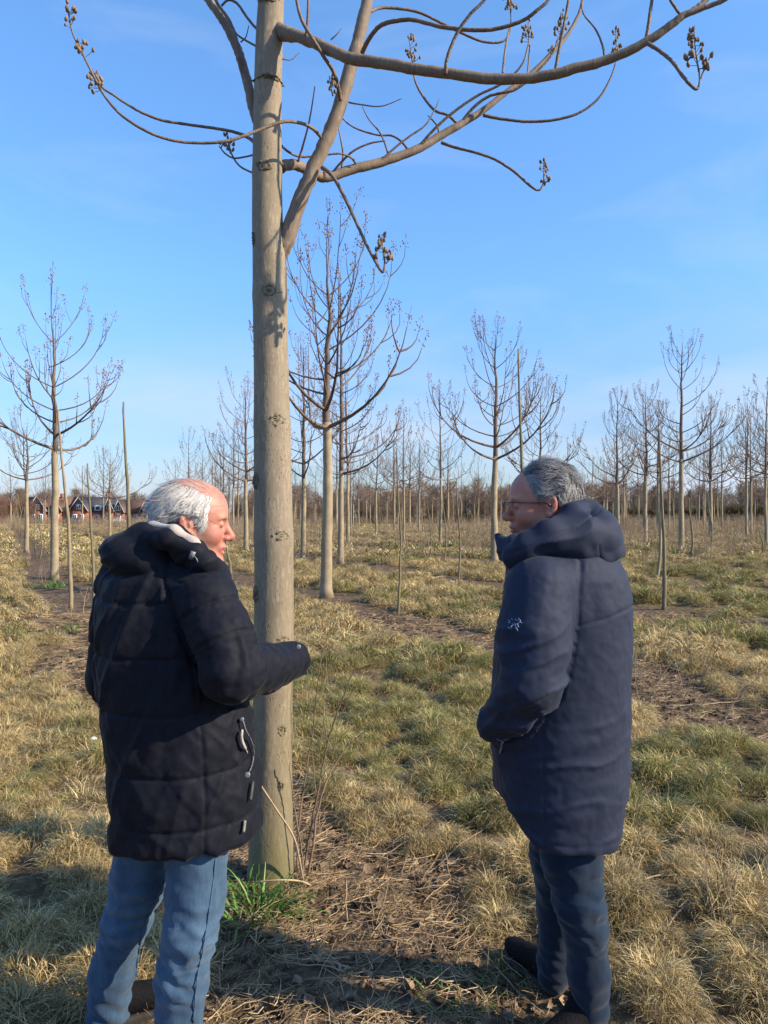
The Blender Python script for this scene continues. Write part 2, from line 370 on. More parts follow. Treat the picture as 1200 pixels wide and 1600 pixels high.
def cover(name, protos, n, d0, d1, smin, smax, thr, patches, label=None):
    x, y = field_points(n, d0, d1)
    if patches == 2:
        st = .40; ii, jj = np.meshgrid(np.arange(-62, 63), np.arange(19, 62), indexing='ij'); ii = ii.ravel(); jj = jj.ravel()
        x = (ii + .5 * (jj % 2)) * st + rng.uniform(-.17, .17, len(ii)); y = jj * st + rng.uniform(-.17, .17, len(ii)); k_ = np.abs(x) < .60 * y + 4; x, y = x[k_], y[k_]
    if patches == 0:             # jittered lattice: clumps stand side by side with gaps between
        st = .222; ii, jj = np.meshgrid(np.arange(-36, 37), np.arange(5, 43), indexing='ij'); ii = ii.ravel(); jj = jj.ravel()
        x = (ii + .5 * (jj % 2)) * st + rng.uniform(-.10, .10, len(ii)); y = jj * st + rng.uniform(-.10, .10, len(ii)); k_ = np.abs(x) < .56 * y + 2.2; x, y = x[k_], y[k_]
    g = grassy(x, y); cl_ = n2(x, y, 1.9, 21, 2)
    keep = (g > rng.uniform(0.05, 0.6, len(x))) & (cl_ + rng.uniform(-0.10, 0.25, len(x)) > thr)
    # keep clear of the men's feet and the trunk
    for (cx, cy, r_) in AVOID: keep &= np.hypot(x - cx, y - cy) > r_
    x, y = x[keep], y[keep]; g = g[keep]
    green = n2(x, y, 0.42, 31, 3) + n2(x, y, 1.7, 32, 2) * 0.5 + 0.10 * np.clip(x / np.maximum(y, 3), -.5, .5) * 2
    q = np.clip((green - 0.66) / 0.40, 0, 0.999); q = np.clip(q + rng.normal(0, .17, len(q)), 0, 0.999)
    pick = (q * len(protos)).astype(int)
    s = rng.uniform(smin, smax, len(x)) * (0.75 + 0.5 * n2(x, y, 1.2, 77))
    sz = np.stack([s, s, s * rng.uniform(0.65, 1.05, len(x))], 1)
    return scatter(name, protos, np.stack([x, y, gz(x, y) - 0.005], 1), rng.uniform(0, 6.28, len(x)), sz, pick=pick, tilt=rng.normal(0, .12, (len(x), 2)), label=label, cat='grass')
AVOID = [(-0.50, 3.41, 0.30), (-0.77, 2.35, 0.22), (-0.60, 2.12, 0.20), (0.50, 2.60, 0.20), (0.60, 2.38, 0.22)]
cover('grass_tussocks', near_p, 1750, 1.4, 9.0, 0.62, 1.02, 0.40, 0, 'straw coloured grass tussocks covering the field near the men')
cover('grass_field', far_p, 9000, 8.5, 28, 0.9, 1.7, 0.36, 2, 'matted dry and green grass of the middle field')
cover('grass_horizon', xfar_p, 25000, 25, 85, 0.9, 1.9, 0.36, 1, 'dry grass of the far field')
# short tufts between the tussocks
tl = []
for k in range(4):
    mb = MB(); blades(mb, 60, 0.07, 0.03, 0.10, 0.003, 0.9, [STRAW + OLIVE, OLIVE + GREEN, STRAW, OLIVE + STRAW][k], 3, 0.9, 0.3); tl.append(proto('tuft', mb, M_grass))
x, y = field_points(2600, 1.4, 11)
kp = (grassy(x, y) + rng.uniform(0, 0.45, len(x)) > 0.42)
for (cx, cy, r_) in AVOID: kp &= np.hypot(x - cx, y - cy) > r_ * .6
x, y = x[kp], y[kp]
scatter('short_grass', tl, np.stack([x, y, gz(x, y)], 1), rng.uniform(0, 6.28, len(x)), rng.uniform(0.6, 1.5, len(x)), label='short tufts of grass between the tussocks', cat='grass')

# dead leaves
M_leaf = mat('dead_leaf', (0.17, 0.115, 0.07), rough=0.8, var=(0.30, 0.21, 0.135), scale=9, tint=True, inst=0.5, bump=0.3, bscale=60)
lp = []
for k in range(6):
    mb = MB(); n = 9
    a = np.linspace(0, 2 * math.pi, n, endpoint=False); rr = 0.045 * (1 + 0.35 * rng.uniform(-1, 1, n)) * (1 + 0.3 * np.cos(a))
    ring = np.stack([rr * np.cos(a), rr * 0.7 * np.sin(a), 0.016 * rng.uniform(-1, 1.6, n) + 0.014], 1)
    mid = ring * 0.5; mid[:, 2] = 0.008 + 0.012 * rng.uniform(-1, 1, n)
    V = np.vstack([ring, mid, [[0, 0, 0.012]]]); jj = np.arange(n); j2 = (jj + 1) % n
    mb.add(V, [np.stack([jj, j2, n + j2, n + jj], 1), np.stack([n + jj, n + j2, np.full(n, 2 * n)], 1)], np.array([1.0, 1.0, 1.0]) * rng.uniform(.6, 1.1))
    lp.append(proto('leaf', mb, M_leaf))
x, y = field_points(9000, 1.4, 12)
kp = grassy(x, y) < rng.uniform(0.1, 1.0, len(x)); x, y = x[kp], y[kp]
scatter('fallen_leaves', lp, np.stack([x, y, gz(x, y) + rng.uniform(-.004, .012, len(x))], 1), rng.uniform(0, 6.28, len(x)), rng.uniform(0.3, 0.85, len(x)), tilt=rng.normal(0, 0.45, (len(x), 2)), label='brown dead leaves lying on the bare soil', cat='leaves')
# straw and twig litter
M_straw = mat('dry_stalk', (0.46, 0.34, 0.20), rough=0.75, var=(0.25, 0.17, 0.10), scale=20, inst=0.45, tint=True)
def stalk_proto(Lm, r, k):
    mb = MB(); n = 6
    for q in range(k):
        L_ = Lm * rng.uniform(0.5, 1.2); a = rng.uniform(0, 6.28); c = rng.uniform(-.05, .05, 2) * (k > 1)
        s_ = np.linspace(-.5, .5, n); P = np.stack([c[0] + L_ * s_ * math.cos(a), c[1] + L_ * s_ * math.sin(a), 0.01 + 0.02 * rng.uniform(0, 1) + rng.normal(0, .003, n)], 1)
        P[:, :2] += rng.normal(0, 0.0025, (n, 2)); tube(mb, P, r * rng.uniform(.45, 1.0), 4, tint=np.array([1, .98, .93]) * rng.uniform(.6, 1.3))
    return proto('stalk', mb, M_straw)
sp = [stalk_proto(.20, .0016, 6), stalk_proto(.26, .002, 4), stalk_proto(.13, .0013, 9), stalk_proto(.34, .0026, 1), stalk_proto(.17, .0015, 7)]
x, y = field_points(9500, 1.4, 12)
kp = grassy(x, y) < rng.uniform(0.05, 0.9, len(x)); x, y = x[kp], y[kp]
scatter('straw_litter', sp, np.stack([x, y, gz(x, y) + rng.uniform(.0, .02, len(x))], 1), rng.uniform(0, 6.28, len(x)), rng.uniform(0.6, 1.3, len(x)), tilt=rng.normal(0, 0.13, (len(x), 2)), label='dry stalks and straw strewn over the mud', cat='straw')
x, y = field_points(5200, 1.5, 5.6, .6); kp = (grassy(x, y) < .45) & (np.abs(x) < .62 * y); x, y = x[kp], y[kp]
scatter('trodden_straw', sp[2:3] + sp[4:], np.stack([x, y, gz(x, y) + rng.uniform(-.004, .014, len(x))], 1), rng.uniform(0, 6.28, len(x)), rng.uniform(0.35, 0.9, len(x)), tilt=rng.normal(0, 0.16, (len(x), 2)), label='short broken straw trodden into the mud between the men', cat='straw')
x, y = field_points(4200, 1.5, 5.6, .6); kp = (grassy(x, y) < .6) & (np.abs(x) < .62 * y); x, y = x[kp], y[kp]
scatter('leaf_crumbs', lp, np.stack([x, y, gz(x, y) + rng.uniform(-.006, .008, len(x))], 1), rng.uniform(0, 6.28, len(x)), rng.uniform(0.15, 0.6, len(x)), tilt=rng.normal(0, 0.6, (len(x), 2)), label='small curled leaf fragments on the mud', cat='leaves')
# soil clods
M_clod = mat('soil_clod', (0.05, 0.034, 0.022), rough=0.95, var=(0.13, 0.09, 0.058), scale=30, inst=0.3, bump=0.5, bscale=90)
cp = []
for k in range(4):
    mb = MB(); V = ICO[0] * rng.uniform(.6, 1.2, (12, 1)) * [.025, .02, .014]; mb.add(V, ICO[1]); cp.append(proto('clod', mb, M_clod))
x, y = field_points(9000, 1.4, 9); kp = grassy(x, y) < rng.uniform(0.0, 0.7, len(x)); x, y = x[kp], y[kp]
scatter('soil_clods', cp, np.stack([x, y, gz(x, y)], 1), rng.uniform(0, 6.28, len(x)), rng.uniform(0.3, 1.4, len(x)), label='small clods of brown earth on the trodden ground', cat='soil')

# tall dry weeds standing in the far field
wp = []
M_weed = mat('dry_weed', (0.30, 0.22, 0.145), rough=0.85, var=(0.20, 0.14, 0.09), scale=3, inst=0.35)
for k in range(5):
    mb = MB()
    for q in range(9):
        b0 = np.array([*rng.normal(0, .28, 2), 0]); h = rng.uniform(.35, 1.05); le = rng.normal(0, .15, 2)
        P = np.stack([b0 + np.array([le[0] * t_, le[1] * t_, h * t_]) + np.array([*rng.normal(0, .012, 2), 0]) for t_ in np.linspace(0, 1, 5)])
        tube(mb, P, np.linspace(.0055, .003, 5), 3)
        for z in range(4):
            p0 = P[2] + (P[4] - P[2]) * rng.uniform(0, .9); tube(mb, np.stack([p0, p0 + np.array([*rng.normal(0, .09, 2), rng.uniform(.08, .22)])]), .003, 3, cap=False)
    wp.append(proto('weed', mb, M_weed))
x, y = field_points(6500, 17, 95)
rdv = row_dist(x, y); kp = (n2(x, y, 0.12, 91, 2) + rng.uniform(-.2, .12, len(x)) + 0.12 * (rdv < .8) + 0.08 * (y > 30) > 0.53); x, y = x[kp], y[kp]
scatter('dry_weeds', wp, np.stack([x, y, gz(x, y)], 1), rng.uniform(0, 6.28, len(x)), rng.uniform(0.5, 1.1, len(x)) * np.clip(y / 34, .5, 1.15), tilt=rng.normal(0, .08, (len(x), 2)), label='brown haze of dry weeds standing in the far field', cat='weeds')
# ------------------------------------------------------------------ main tree
def bark_material(name, c1, c2, c3, green=0.0, lent=1.0):
    m = bpy.data.materials.new(name); m.use_nodes = True; t = m.node_tree; b = t.nodes['Principled BSDF']; l = t.links.new
    b.inputs['Roughness'].default_value = 0.72; b.inputs['Specular IOR Level'].default_value = 0.25
    co = N(t, 'ShaderNodeTexCoord')
    def mapped(s): 
        mm = N(t, 'ShaderNodeMapping'); mm.inputs['Scale'].default_value = s; l(co.outputs['Object'], mm.inputs[0]); return mm.outputs[0]
    def noise(v, sc_, det=5, dis=0): 
        n = N(t, 'ShaderNodeTexNoise'); n.inputs['Scale'].default_value = sc_; n.inputs['Detail'].default_value = det; n.inputs['Distortion'].default_value = dis; l(v, n.inputs['Vector']); return n.outputs['Fac']
    def rng_(f, a, b_): 
        n = N(t, 'ShaderNodeMapRange'); n.inputs['From Min'].default_value = a; n.inputs['From Max'].default_value = b_; l(f, n.inputs['Value']); return n.outputs[0]
    def mix(f, a, b_):
        n = N(t, 'ShaderNodeMix', data_type='RGBA'); l(f, n.inputs[0])
        for s_, k in ((a, 6), (b_, 7)):
            if isinstance(s_, tuple): n.inputs[k].default_value = (*s_, 1)
            else: l(s_, n.inputs[k])
        return n.outputs[2]
    base = mix(rng_(noise(mapped((9, 9, 3)), 1.3, 7), .3, .7), c1, c2)
    fine = noise(mapped((90, 90, 24)), 1.0, 4)
    base = mix(rng_(fine, .52, .72), base, c3)
    vo = N(t, 'ShaderNodeTexVoronoi'); vo.inputs['Scale'].default_value = 1.0; l(mapped((95, 95, 42)), vo.inputs['Vector'])
    ls = rng_(vo.outputs['Distance'], .30, .16)          # lenticels
    lm = N(t, 'ShaderNodeMath', operation='MULTIPLY'); l(ls, lm.inputs[0]); l(rng_(noise(mapped((14, 14, 9)), 1, 2), .42, .62), lm.inputs[1])
    lm2 = N(t, 'ShaderNodeMath', operation='MULTIPLY'); l(lm.outputs[0], lm2.inputs[0]); lm2.inputs[1].default_value = 0.75 * lent
    base = mix(lm2.outputs[0], base, (0.10, 0.075, 0.05))
    ring = noise(mapped((4, 4, 75)), 1, 3)
    rm = N(t, 'ShaderNodeMath', operation='MULTIPLY'); l(rng_(ring, .60, .74), rm.inputs[0]); rm.inputs[1].default_value = 0.30
    base = mix(rm.outputs[0], base, (0.15, 0.115, 0.08))
    if green:
        sx = N(t, 'ShaderNodeSeparateXYZ'); l(co.outputs['Object'], sx.inputs[0])
        gl = rng_(sx.outputs['Z'], 1.5, 0.1); gn = rng_(noise(mapped((3, 3, 1.2)), 1.2, 5), .3, .7)
        g2 = N(t, 'ShaderNodeMath', operation='MULTIPLY'); l(gl, g2.inputs[0]); l(gn, g2.inputs[1])
        g3 = N(t, 'ShaderNodeMath', operation='MULTIPLY'); l(g2.outputs[0], g3.inputs[0]); g3.inputs[1].default_value = green
        base = mix(g3.outputs[0], base, (0.115, 0.105, 0.035))
    l(base, b.inputs['Base Color'])
    bn = N(t, 'ShaderNodeBump'); bn.inputs['Strength'].default_value = 0.42; bn.inputs['Distance'].default_value = 0.003
    ad = N(t, 'ShaderNodeMath', operation='SUBTRACT'); l(fine, ad.inputs[0]); l(lm2.outputs[0], ad.inputs[1]); l(ad.outputs[0], bn.inputs['Height']); l(bn.outputs[0], b.inputs['Normal'])
    return m
M_bark = bark_material('trunk_bark', (0.255, 0.202, 0.140), (0.19, 0.148, 0.10), (0.31, 0.25, 0.175), green=0.9)
M_limb = bark_material('limb_bark', (0.215, 0.16, 0.115), (0.155, 0.112, 0.08), (0.26, 0.20, 0.14), lent=.6)
M_twig = mat('twig_bark', (0.125, 0.082, 0.058), rough=0.6, var=(0.20, 0.14, 0.10), scale=25, bump=0.3, bscale=120)
M_knot = mat('knot', (0.10, 0.082, 0.05), rough=0.9, var=(0.20, 0.17, 0.10), scale=60, bump=0.9, bscale=110, dist=0.01)
M_pod = mat('seed_pod', (0.27, 0.185, 0.12), rough=0.8, var=(0.15, 0.10, 0.062), scale=40, bump=0.2)
TX, TY = -0.505, 3.41
zb = gz1(TX, TY)
tree = empty('paulownia_tree', (TX, TY, zb - 0.02))
tag(tree, 'large paulownia with smooth beige trunk and bare limbs, standing between the two men', 'tree', 'paulownia trees planted in rows')
O = np.array(tree.location)
def T3(px, py, d): return W(px, py, d)
tr = [(422, 1440, 40), (422, 1385, 37.5), (423, 1340, 35), (424, 1250, 33), (426, 1100, 30.8), (428, 900, 30.5), (426.5, 750, 29.5), (424, 600, 27.5), (422, 480, 26.5), (421, 400, 26), (418, 340, 24), (417.5, 200, 22), (421, 60, 21), (424, 0, 20), (430, -120, 17), (436, -330, 13), (438, -620, 7), (440, -840, 3)]
P = spline([W(a, b_, 3.41) for a, b_, c in tr], 190); rr = spline([[c / F * 3.41, 0, 0] for a, b_, c in tr], 190)[:, 0]
mb = MB(); k = 40; tube(mb, P, rr, k)
V = mb.V[0]; ang = np.tile(np.arange(k), 190); zz = V[:190 * k, 2]
ctr = np.repeat(P, k, 0); dv = V[:190 * k] - ctr
flut = 1 + 0.05 * np.exp(-(zz - zb) / 0.12).clip(0, 3) * (np.cos(ang * 2 * math.pi / k * 5 + .6) + 0.8) + (fbm(np.stack([dv[:, 0] * 25, dv[:, 1] * 25, zz * 3], 1), 9) - .5) * 0.07
for bz in (270, 463, 660, 840, 1003, 1140):                       # slight swelling at each old whorl
    z0 = W(0, bz, 3.41)[2]; flut += 0.035 * np.exp(-((zz - z0) / 0.035) ** 2)
V[:190 * k] = ctr + dv * flut[:, None]
mb.obj('trunk', M_bark, tree, origin=O)

def branch(pts, name='branch', m=None, ks=10, n=None, par=None, nodes=True):
    """pts: (px, py, radius px, depth)"""
    m = m or M_limb
    P = spline([W(a, b_, d) for a, b_, r, d in pts], n or max(14, 9 * len(pts)))
    r = np.interp(np.linspace(0, 1, len(P)), np.linspace(0, 1, len(pts)), [q[2] / F * q[3] for q in pts]) * (.87 if m is M_limb else .68)
    if nodes:
        r = r * (1 + 0.13 * (fbm(np.stack([np.arange(len(P)) * .9, np.full(len(P), pts[0][0] * .37), np.zeros(len(P))], 1), 3, 2) - .5))
        P = P + (rng.normal(0, 1, P.shape) * (r * 0.05)[:, None])
    mb = MB(); tube(mb, P, r, ks); return mb.obj(name, m, par or tree, origin=O)
def pods(pts, n, spread, name='seed_cluster', size=0.0092, stalk=True):
    """panicle of woody capsules along a stalk, pts = (px, py, depth)"""
    mb = MB(); ms = spline([W(*p) for p in pts], 14)
    if stalk: tube(mb, ms, np.linspace(.0035, .0018, 14), 5)
    for q in range(n):
        t_ = rng.uniform(.08, 1); p = ms[int(t_ * 13)]; sp_ = spread * (1.15 - .6 * t_)
        o = rng.normal(0, 1, 3) * [1, 1, .35]; o /= np.linalg.norm(o); e = p + o * sp_ * rng.uniform(.35, 1) + [0, 0, sp_ * .3]
        tube(mb, np.stack([p, (p + e) / 2 - [0, 0, .002], e]), .0013, 3, cap=False)
        s_ = size * rng.uniform(.75, 1.15); A = euler(*rng.uniform(-.5, .5, 2), 0)
        V_ = ICO[0] * [s_ * .8, s_ * .8, s_ * 1.15]; V_[:, 2] += np.where(ICO[0][:, 2] > .8, s_ * .5, 0)
        mb.add(e + V_ @ A.T, ICO[1])
    return mb.obj(name, M_pod, tree, origin=O)
D = 3.41
# limbs
branch([(432, 412, 13, 3.42), (447, 375, 15, 3.41), (470, 310, 13.5, 3.40), (496, 250, 12.5, 3.40), (522, 190, 12, 3.40), (545, 115, 12, 3.42), (560, 60, 11, 3.43), (572, 10, 10.5, 3.44), (582, -50, 10, 3.46), (592, -180, 8, 3.5), (590, -360, 5, 3.5), (596, -520, 2, 3.5)], ks=20, n=90)
branch([(432, 45, 13, 3.40), (446, 52, 13, 3.36), (462, 56, 10.5, 3.32), (490, 66, 10.3, 3.28), (520, 80, 10.3, 3.22), (550, 92, 10, 3.18), (600, 99, 9.8, 3.12), (650, 108, 9.5, 3.07), (710, 116, 9.2, 3.03), (780, 124, 9.2, 3.0), (850, 119, 9, 2.97), (900, 107, 8.8, 2.95), (955, 91, 8.2, 2.93), (1010, 65, 7.5, 2.9), (1050, 38, 7, 2.88), (1068, 24, 6.3, 2.87), (1100, 12, 4.5, 2.86), (1138, -4, 4, 2.84), (1180, -40, 3, 2.8)], ks=18, n=110)
branch([(1062, 28, 5.5, 2.875), (1080, 18, 5, 2.87), (1103, 0, 4.6, 2.87), (1125, -30, 4, 2.87), (1135, -120, 2.5, 2.87)])
branch([(401, 190, 8, 3.45), (394, 165, 8.5, 3.47), (384, 118, 8.5, 3.5), (369, 72, 8, 3.52), (351, 36, 7.5, 3.55), (326, 0, 7, 3.58), (300, -40, 6, 3.6), (280, -160, 4, 3.6)], ks=14)
branch([(379, 114, 4.5, 3.49), (374, 95, 4.5, 3.47), (371, 68, 4.2, 3.46), (358, 32, 4, 3.46), (338, 2, 3.6, 3.46), (325, -40, 3, 3.46)], m=M_twig)
branch([(438, 262, 10, 3.45), (455, 257, 9.5, 3.5), (478, 264, 9, 3.56), (500, 276, 9, 3.62), (520, 275, 8.5, 3.65), (552, 264, 8.5, 3.68), (600, 252, 8, 3.72), (650, 234, 7.5, 3.76), (690, 211, 7, 3.8), (720, 194, 6.5, 3.82), (757, 171, 5.5, 3.85), (790, 145, 4.8, 3.87), (830, 115, 4.4, 3.9), (860, 85, 4, 3.92), (884, 58, 3.5, 3.95), (903, 25, 3, 3.98), (911, -5, 2.5, 4.0), (915, -60, 2, 4.0)], ks=16, n=110)
# long shoots
T = M_twig
branch([(400, 226, 5, 3.42), (392, 218, 4, 3.48), (375, 209, 3.6, 3.5), (345, 202, 3.4, 3.5), (290, 194, 3.2, 3.48), (250, 187, 3.2, 3.46), (212, 171, 3, 3.44), (178, 149, 2.8, 3.42), (160, 137, 2.4, 3.42), (150, 120, 1.6, 3.42)], m=T)
branch([(501, 214, 4, 3.36), (490, 202, 4, 3.3), (472, 193, 4, 3.24), (445, 190, 3.9, 3.18), (415, 199, 3.8, 3.14), (380, 213, 3.6, 3.1), (345, 222, 3.5, 3.07), (300, 223, 3.3, 3.05), (260, 217, 3.3, 3.02), (225, 203, 3.2, 3.0), (190, 180, 3.1, 3.0), (165, 152, 2.9, 3.0), (148, 122, 2.7, 3.0), (128, 82, 2.3, 3.0), (113, 50, 2.0, 3.0), (106, 12, 1.6, 3.0), (103, -14, 1, 3.0)], m=T)
branch([(402, 272, 3, 3.44), (390, 268, 2.3, 3.5), (373, 258, 2.1, 3.52), (361, 238, 1.9, 3.53), (356, 212, 1.4, 3.53)], m=T)
branch([(402, 240, 3, 3.44), (388, 244, 2.1, 3.5), (366, 247, 2, 3.53), (352, 240, 1.8, 3.54), (342, 228, 1.2, 3.54)], m=T)
branch([(408, 50, 3, 3.43), (398, 42, 3, 3.45), (385, 26, 3, 3.47), (371, 6, 2.8, 3.48), (357, 0, 2.8, 3.48), (346, 9, 2.6, 3.49)], m=T)
branch([(410, 78, 2.6, 3.43), (396, 70, 2.4, 3.47), (374, 57, 2.2, 3.5), (366, 48, 1.8, 3.5)], m=T)
branch([(376, 66, 1.8, 3.5), (384, 58, 1.4, 3.5), (389, 40, 1, 3.5)], m=T)
branch([(532, 158, 5, 3.36), (528, 135, 4.6, 3.32), (520, 110, 4.4, 3.28), (508, 92, 4.2, 3.24), (492, 66, 4.2, 3.2), (472, 32, 4, 3.2), (463, -5, 3.8, 3.2), (460, -60, 3, 3.2)], m=T)
branch([(477, 62, 3.4, 3.28), (480, 40, 3.2, 3.26), (482, 0, 3, 3.26), (484, -50, 2, 3.26)], m=T)
branch([(566, 82, 5.5, 3.40), (576, 62, 5.2, 3.34), (592, 42, 5, 3.28), (612, 34, 4.8, 3.24), (645, 31, 4.6, 3.2), (690, 42, 4.6, 3.16), (735, 47, 4.5, 3.12), (775, 45, 4.4, 3.1), (815, 33, 4.2, 3.08), (838, 17, 4, 3.06), (860, -6, 3.6, 3.05), (872, -60, 2.6, 3.05)], m=T)
branch([(578, 18, 4, 3.46), (600, 12, 3.4, 3.5), (650, 18, 3.2, 3.52), (690, 36, 3, 3.53), (722, 52, 2.9, 3.54), (755, 65, 2.8, 3.55), (785, 65, 2.5, 3.56), (797, 48, 2.2, 3.57), (799, 12, 1.6, 3.58)], m=T)
branch([(696, 116, 4.5, 3.02), (699, 90, 4, 3.0), (714, 52, 3.8, 2.98), (735, 22, 3.6, 2.96), (760, -4, 3.4, 2.95), (785, -50, 2.5, 2.95)], m=T)
branch([(867, 114, 4.2, 2.96), (873, 80, 3.8, 2.95), (880, 45, 3.4, 2.94), (889, -5, 3.2, 2.94), (893, -50, 2.5, 2.94)], m=T)
branch([(1010, 62, 5, 2.9), (1013, 40, 4.2, 2.9), (1019, -4, 3.8, 2.9), (1024, -50, 3, 2.9)], m=T)
branch([(1064, 24, 3.4, 2.88), (1055, 12, 3.2, 2.88), (1046, -4, 3, 2.88), (1036, -40, 2, 2.88)], m=T)
branch([(1012, 68, 5, 2.88), (1030, 79, 4.2, 2.85), (1050, 96, 4, 2.82), (1066, 118, 3.8, 2.8), (1080, 134, 3.6, 2.78), (1089, 139, 3.2, 2.78), (1093, 128, 2.2, 2.78), (1092, 108, 1.6, 2.78)], m=T)
branch([(504, 262, 5.5, 3.38), (515, 270, 4.8, 3.34), (528, 288, 4.4, 3.3), (542, 316, 4, 3.26), (556, 346, 3.8, 3.24), (570, 377, 3.6, 3.22), (584, 404, 3.4, 3.21), (597, 425, 3.2, 3.2), (601, 414, 2.4, 3.2), (600, 392, 1.6, 3.2)], m=T)
branch([(690, 223, 4, 3.79), (710, 230, 3.4, 3.76), (745, 239, 3.2, 3.72), (775, 250, 3.1, 3.7), (803, 268, 3, 3.68), (828, 290, 2.9, 3.66), (842, 297, 2.6, 3.66), (849, 286, 2, 3.66), (850, 268, 1.4, 3.66)], m=T)
branch([(755, 180, 4, 3.85), (785, 186, 3.4, 3.84), (825, 190, 3.2, 3.82), (868, 187, 3.1, 3.8), (905, 176, 2.9, 3.79), (935, 154, 2.7, 3.78), (954, 122, 2.2, 3.78), (962, 98, 1.6, 3.78)], m=T)
branch([(720, 193, 3.8, 3.82), (738, 170, 3.4, 3.8), (765, 150, 3.2, 3.78), (805, 140, 3, 3.76), (835, 116, 2.7, 3.75), (862, 86, 2.2, 3.74), (872, 60, 1.6, 3.74)], m=T)
branch([(652, 233, 3.8, 3.76), (675, 206, 3.4, 3.74), (705, 178, 3.2, 3.72), (745, 150, 3, 3.7), (785, 130, 2.8, 3.68), (815, 102, 2.4, 3.66), (826, 68, 1.6, 3.66)], m=T)
branch([(716, 195, 3.6, 3.82), (700, 180, 3.2, 3.8), (680, 173, 3, 3.8), (662, 152, 2.8, 3.8), (650, 130, 2.4, 3.8), (645, 108, 1.6, 3.8)], m=T)
branch([(686, 212, 3, 3.8), (684, 198, 2.2, 3.8), (676, 188, 1.7, 3.8), (668, 180, 1, 3.8)], m=T)
branch([(592, 254, 3.2, 3.7), (618, 230, 2.6, 3.7), (640, 213, 2.4, 3.7), (665, 195, 2, 3.7), (680, 170, 1.4, 3.7), (686, 155, .9, 3.7)], m=T)
branch([(640, 238, 3, 3.74), (628, 222, 2.6, 3.76), (612, 212, 2.4, 3.78), (590, 211, 2.2, 3.78), (562, 203, 2, 3.78), (545, 194, 1.8, 3.78), (534, 184, 1.2, 3.78)], m=T)
branch([(608, 250, 2.8, 3.72), (604, 232, 2.2, 3.72), (594, 208, 1.8, 3.72), (576, 186, 1.5, 3.72), (566, 166, 1, 3.72)], m=T)
branch([(518, 272, 3, 3.64), (532, 255, 2.6, 3.62), (552, 236, 2.4, 3.6), (578, 224, 2.2, 3.6), (602, 220, 1.6, 3.6)], m=T)
branch([(440, 228, 3, 3.44), (452, 238, 2.8, 3.5), (470, 245, 2.6, 3.54), (500, 243, 2.4, 3.56), (530, 240, 2.4, 3.58), (548, 246, 2.6, 3.62), (558, 258, 3, 3.68)], m=T)
branch([(534, 262, 2.6, 3.66), (536, 240, 2.2, 3.66), (532, 215, 1.9, 3.66), (529, 200, 1.4, 3.66)], m=T)
branch([(466, 252, 2.8, 3.5), (474, 225, 2.3, 3.47), (484, 185, 1.9, 3.45), (492, 135, 1.2, 3.45)], m=mat('red_shoot', (0.24, 0.11, 0.085), rough=.6))
branch([(545, 160, 2.2, 3.4), (562, 163, 1.8, 3.38), (595, 166, 1.5, 3.36), (628, 154, 1, 3.36)], m=T)
branch([(441, 92, 2, 3.42), (455, 93, 1.4, 3.44), (468, 82, .9, 3.45)], m=T)
branch([(517, 62, 1.6, 3.26), (526, 54, 1.3, 3.25), (534, 44, .8, 3.25)], m=T)
branch([(785, 120, 3, 3.0), (788, 90, 2.6, 3.1), (792, 62, 2.2, 3.2), (797, 40, 1.6, 3.3)], m=T)
branch([(824, 118, 2.4, 3.3), (826, 96, 2.0, 3.4), (828, 70, 1.6, 3.4)], m=T)
branch([(945, 92, 2.8, 2.94), (941, 70, 2.4, 2.95), (930, 45, 2.1, 2.96), (912, 22, 1.7, 2.97), (908, 0, 1.2, 2.97)], m=T)
# seed panicles
pods([(106, 12, 3.0), (102, -6, 3.0), (101, -24, 3.0)], 8, .035)
pods([(112, 48, 3.0), (107, 22, 3.0), (104, 8, 3.0)], 9, .04)
pods([(133, 92, 3.0), (128, 78, 3.0), (122, 66, 3.0)], 11, .04)
pods([(160, 146, 3.0), (150, 128, 3.0), (140, 104, 3.0)], 13, .045)
pods([(160, 137, 3.42), (152, 122, 3.42), (144, 108, 3.42)], 7, .035)
pods([(360, 240, 3.53), (356, 222, 3.53), (354, 205, 3.53)], 9, .035)
pods([(345, 232, 3.54), (349, 222, 3.54)], 3, .025)
pods([(520, 150, 3.30), (517, 135, 3.3), (514, 118, 3.3)], 12, .035)
pods([(600, 405, 3.2), (598, 388, 3.2), (597, 366, 3.2)], 16, .042)
pods([(603, 412, 3.2), (609, 405, 3.2), (614, 400, 3.2)], 5, .02)
pods([(584, 408, 3.2), (585, 398, 3.2)], 4, .02)
pods([(645, 104, 3.8), (642, 82, 3.8), (638, 54, 3.8)], 18, .05)
pods([(798, 22, 3.58), (797, 5, 3.58), (795, -20, 3.58)], 14, .045)
pods([(826, 72, 3.66), (826, 52, 3.66), (825, 34, 3.66)], 15, .045)
pods([(874, 62, 3.74), (877, 42, 3.74), (876, 20, 3.74)], 16, .045)
pods([(860, 84, 3.74), (866, 76, 3.74)], 5, .03)
pods([(962, 96, 3.78), (963, 74, 3.78), (962, 45, 3.78)], 18, .045)
pods([(1092, 112, 2.78), (1087, 80, 2.78), (1084, 42, 2.78)], 24, .042)
pods([(1094, 124, 2.78), (1104, 100, 2.78), (1112, 84, 2.78)], 9, .022)
pods([(1078, 90, 2.78), (1074, 96, 2.78)], 5, .025)
pods([(850, 288, 3.66), (850, 268, 3.66), (849, 250, 3.66)], 12, .036)
pods([(851, 286, 3.66), (860, 280, 3.66)], 4, .02)
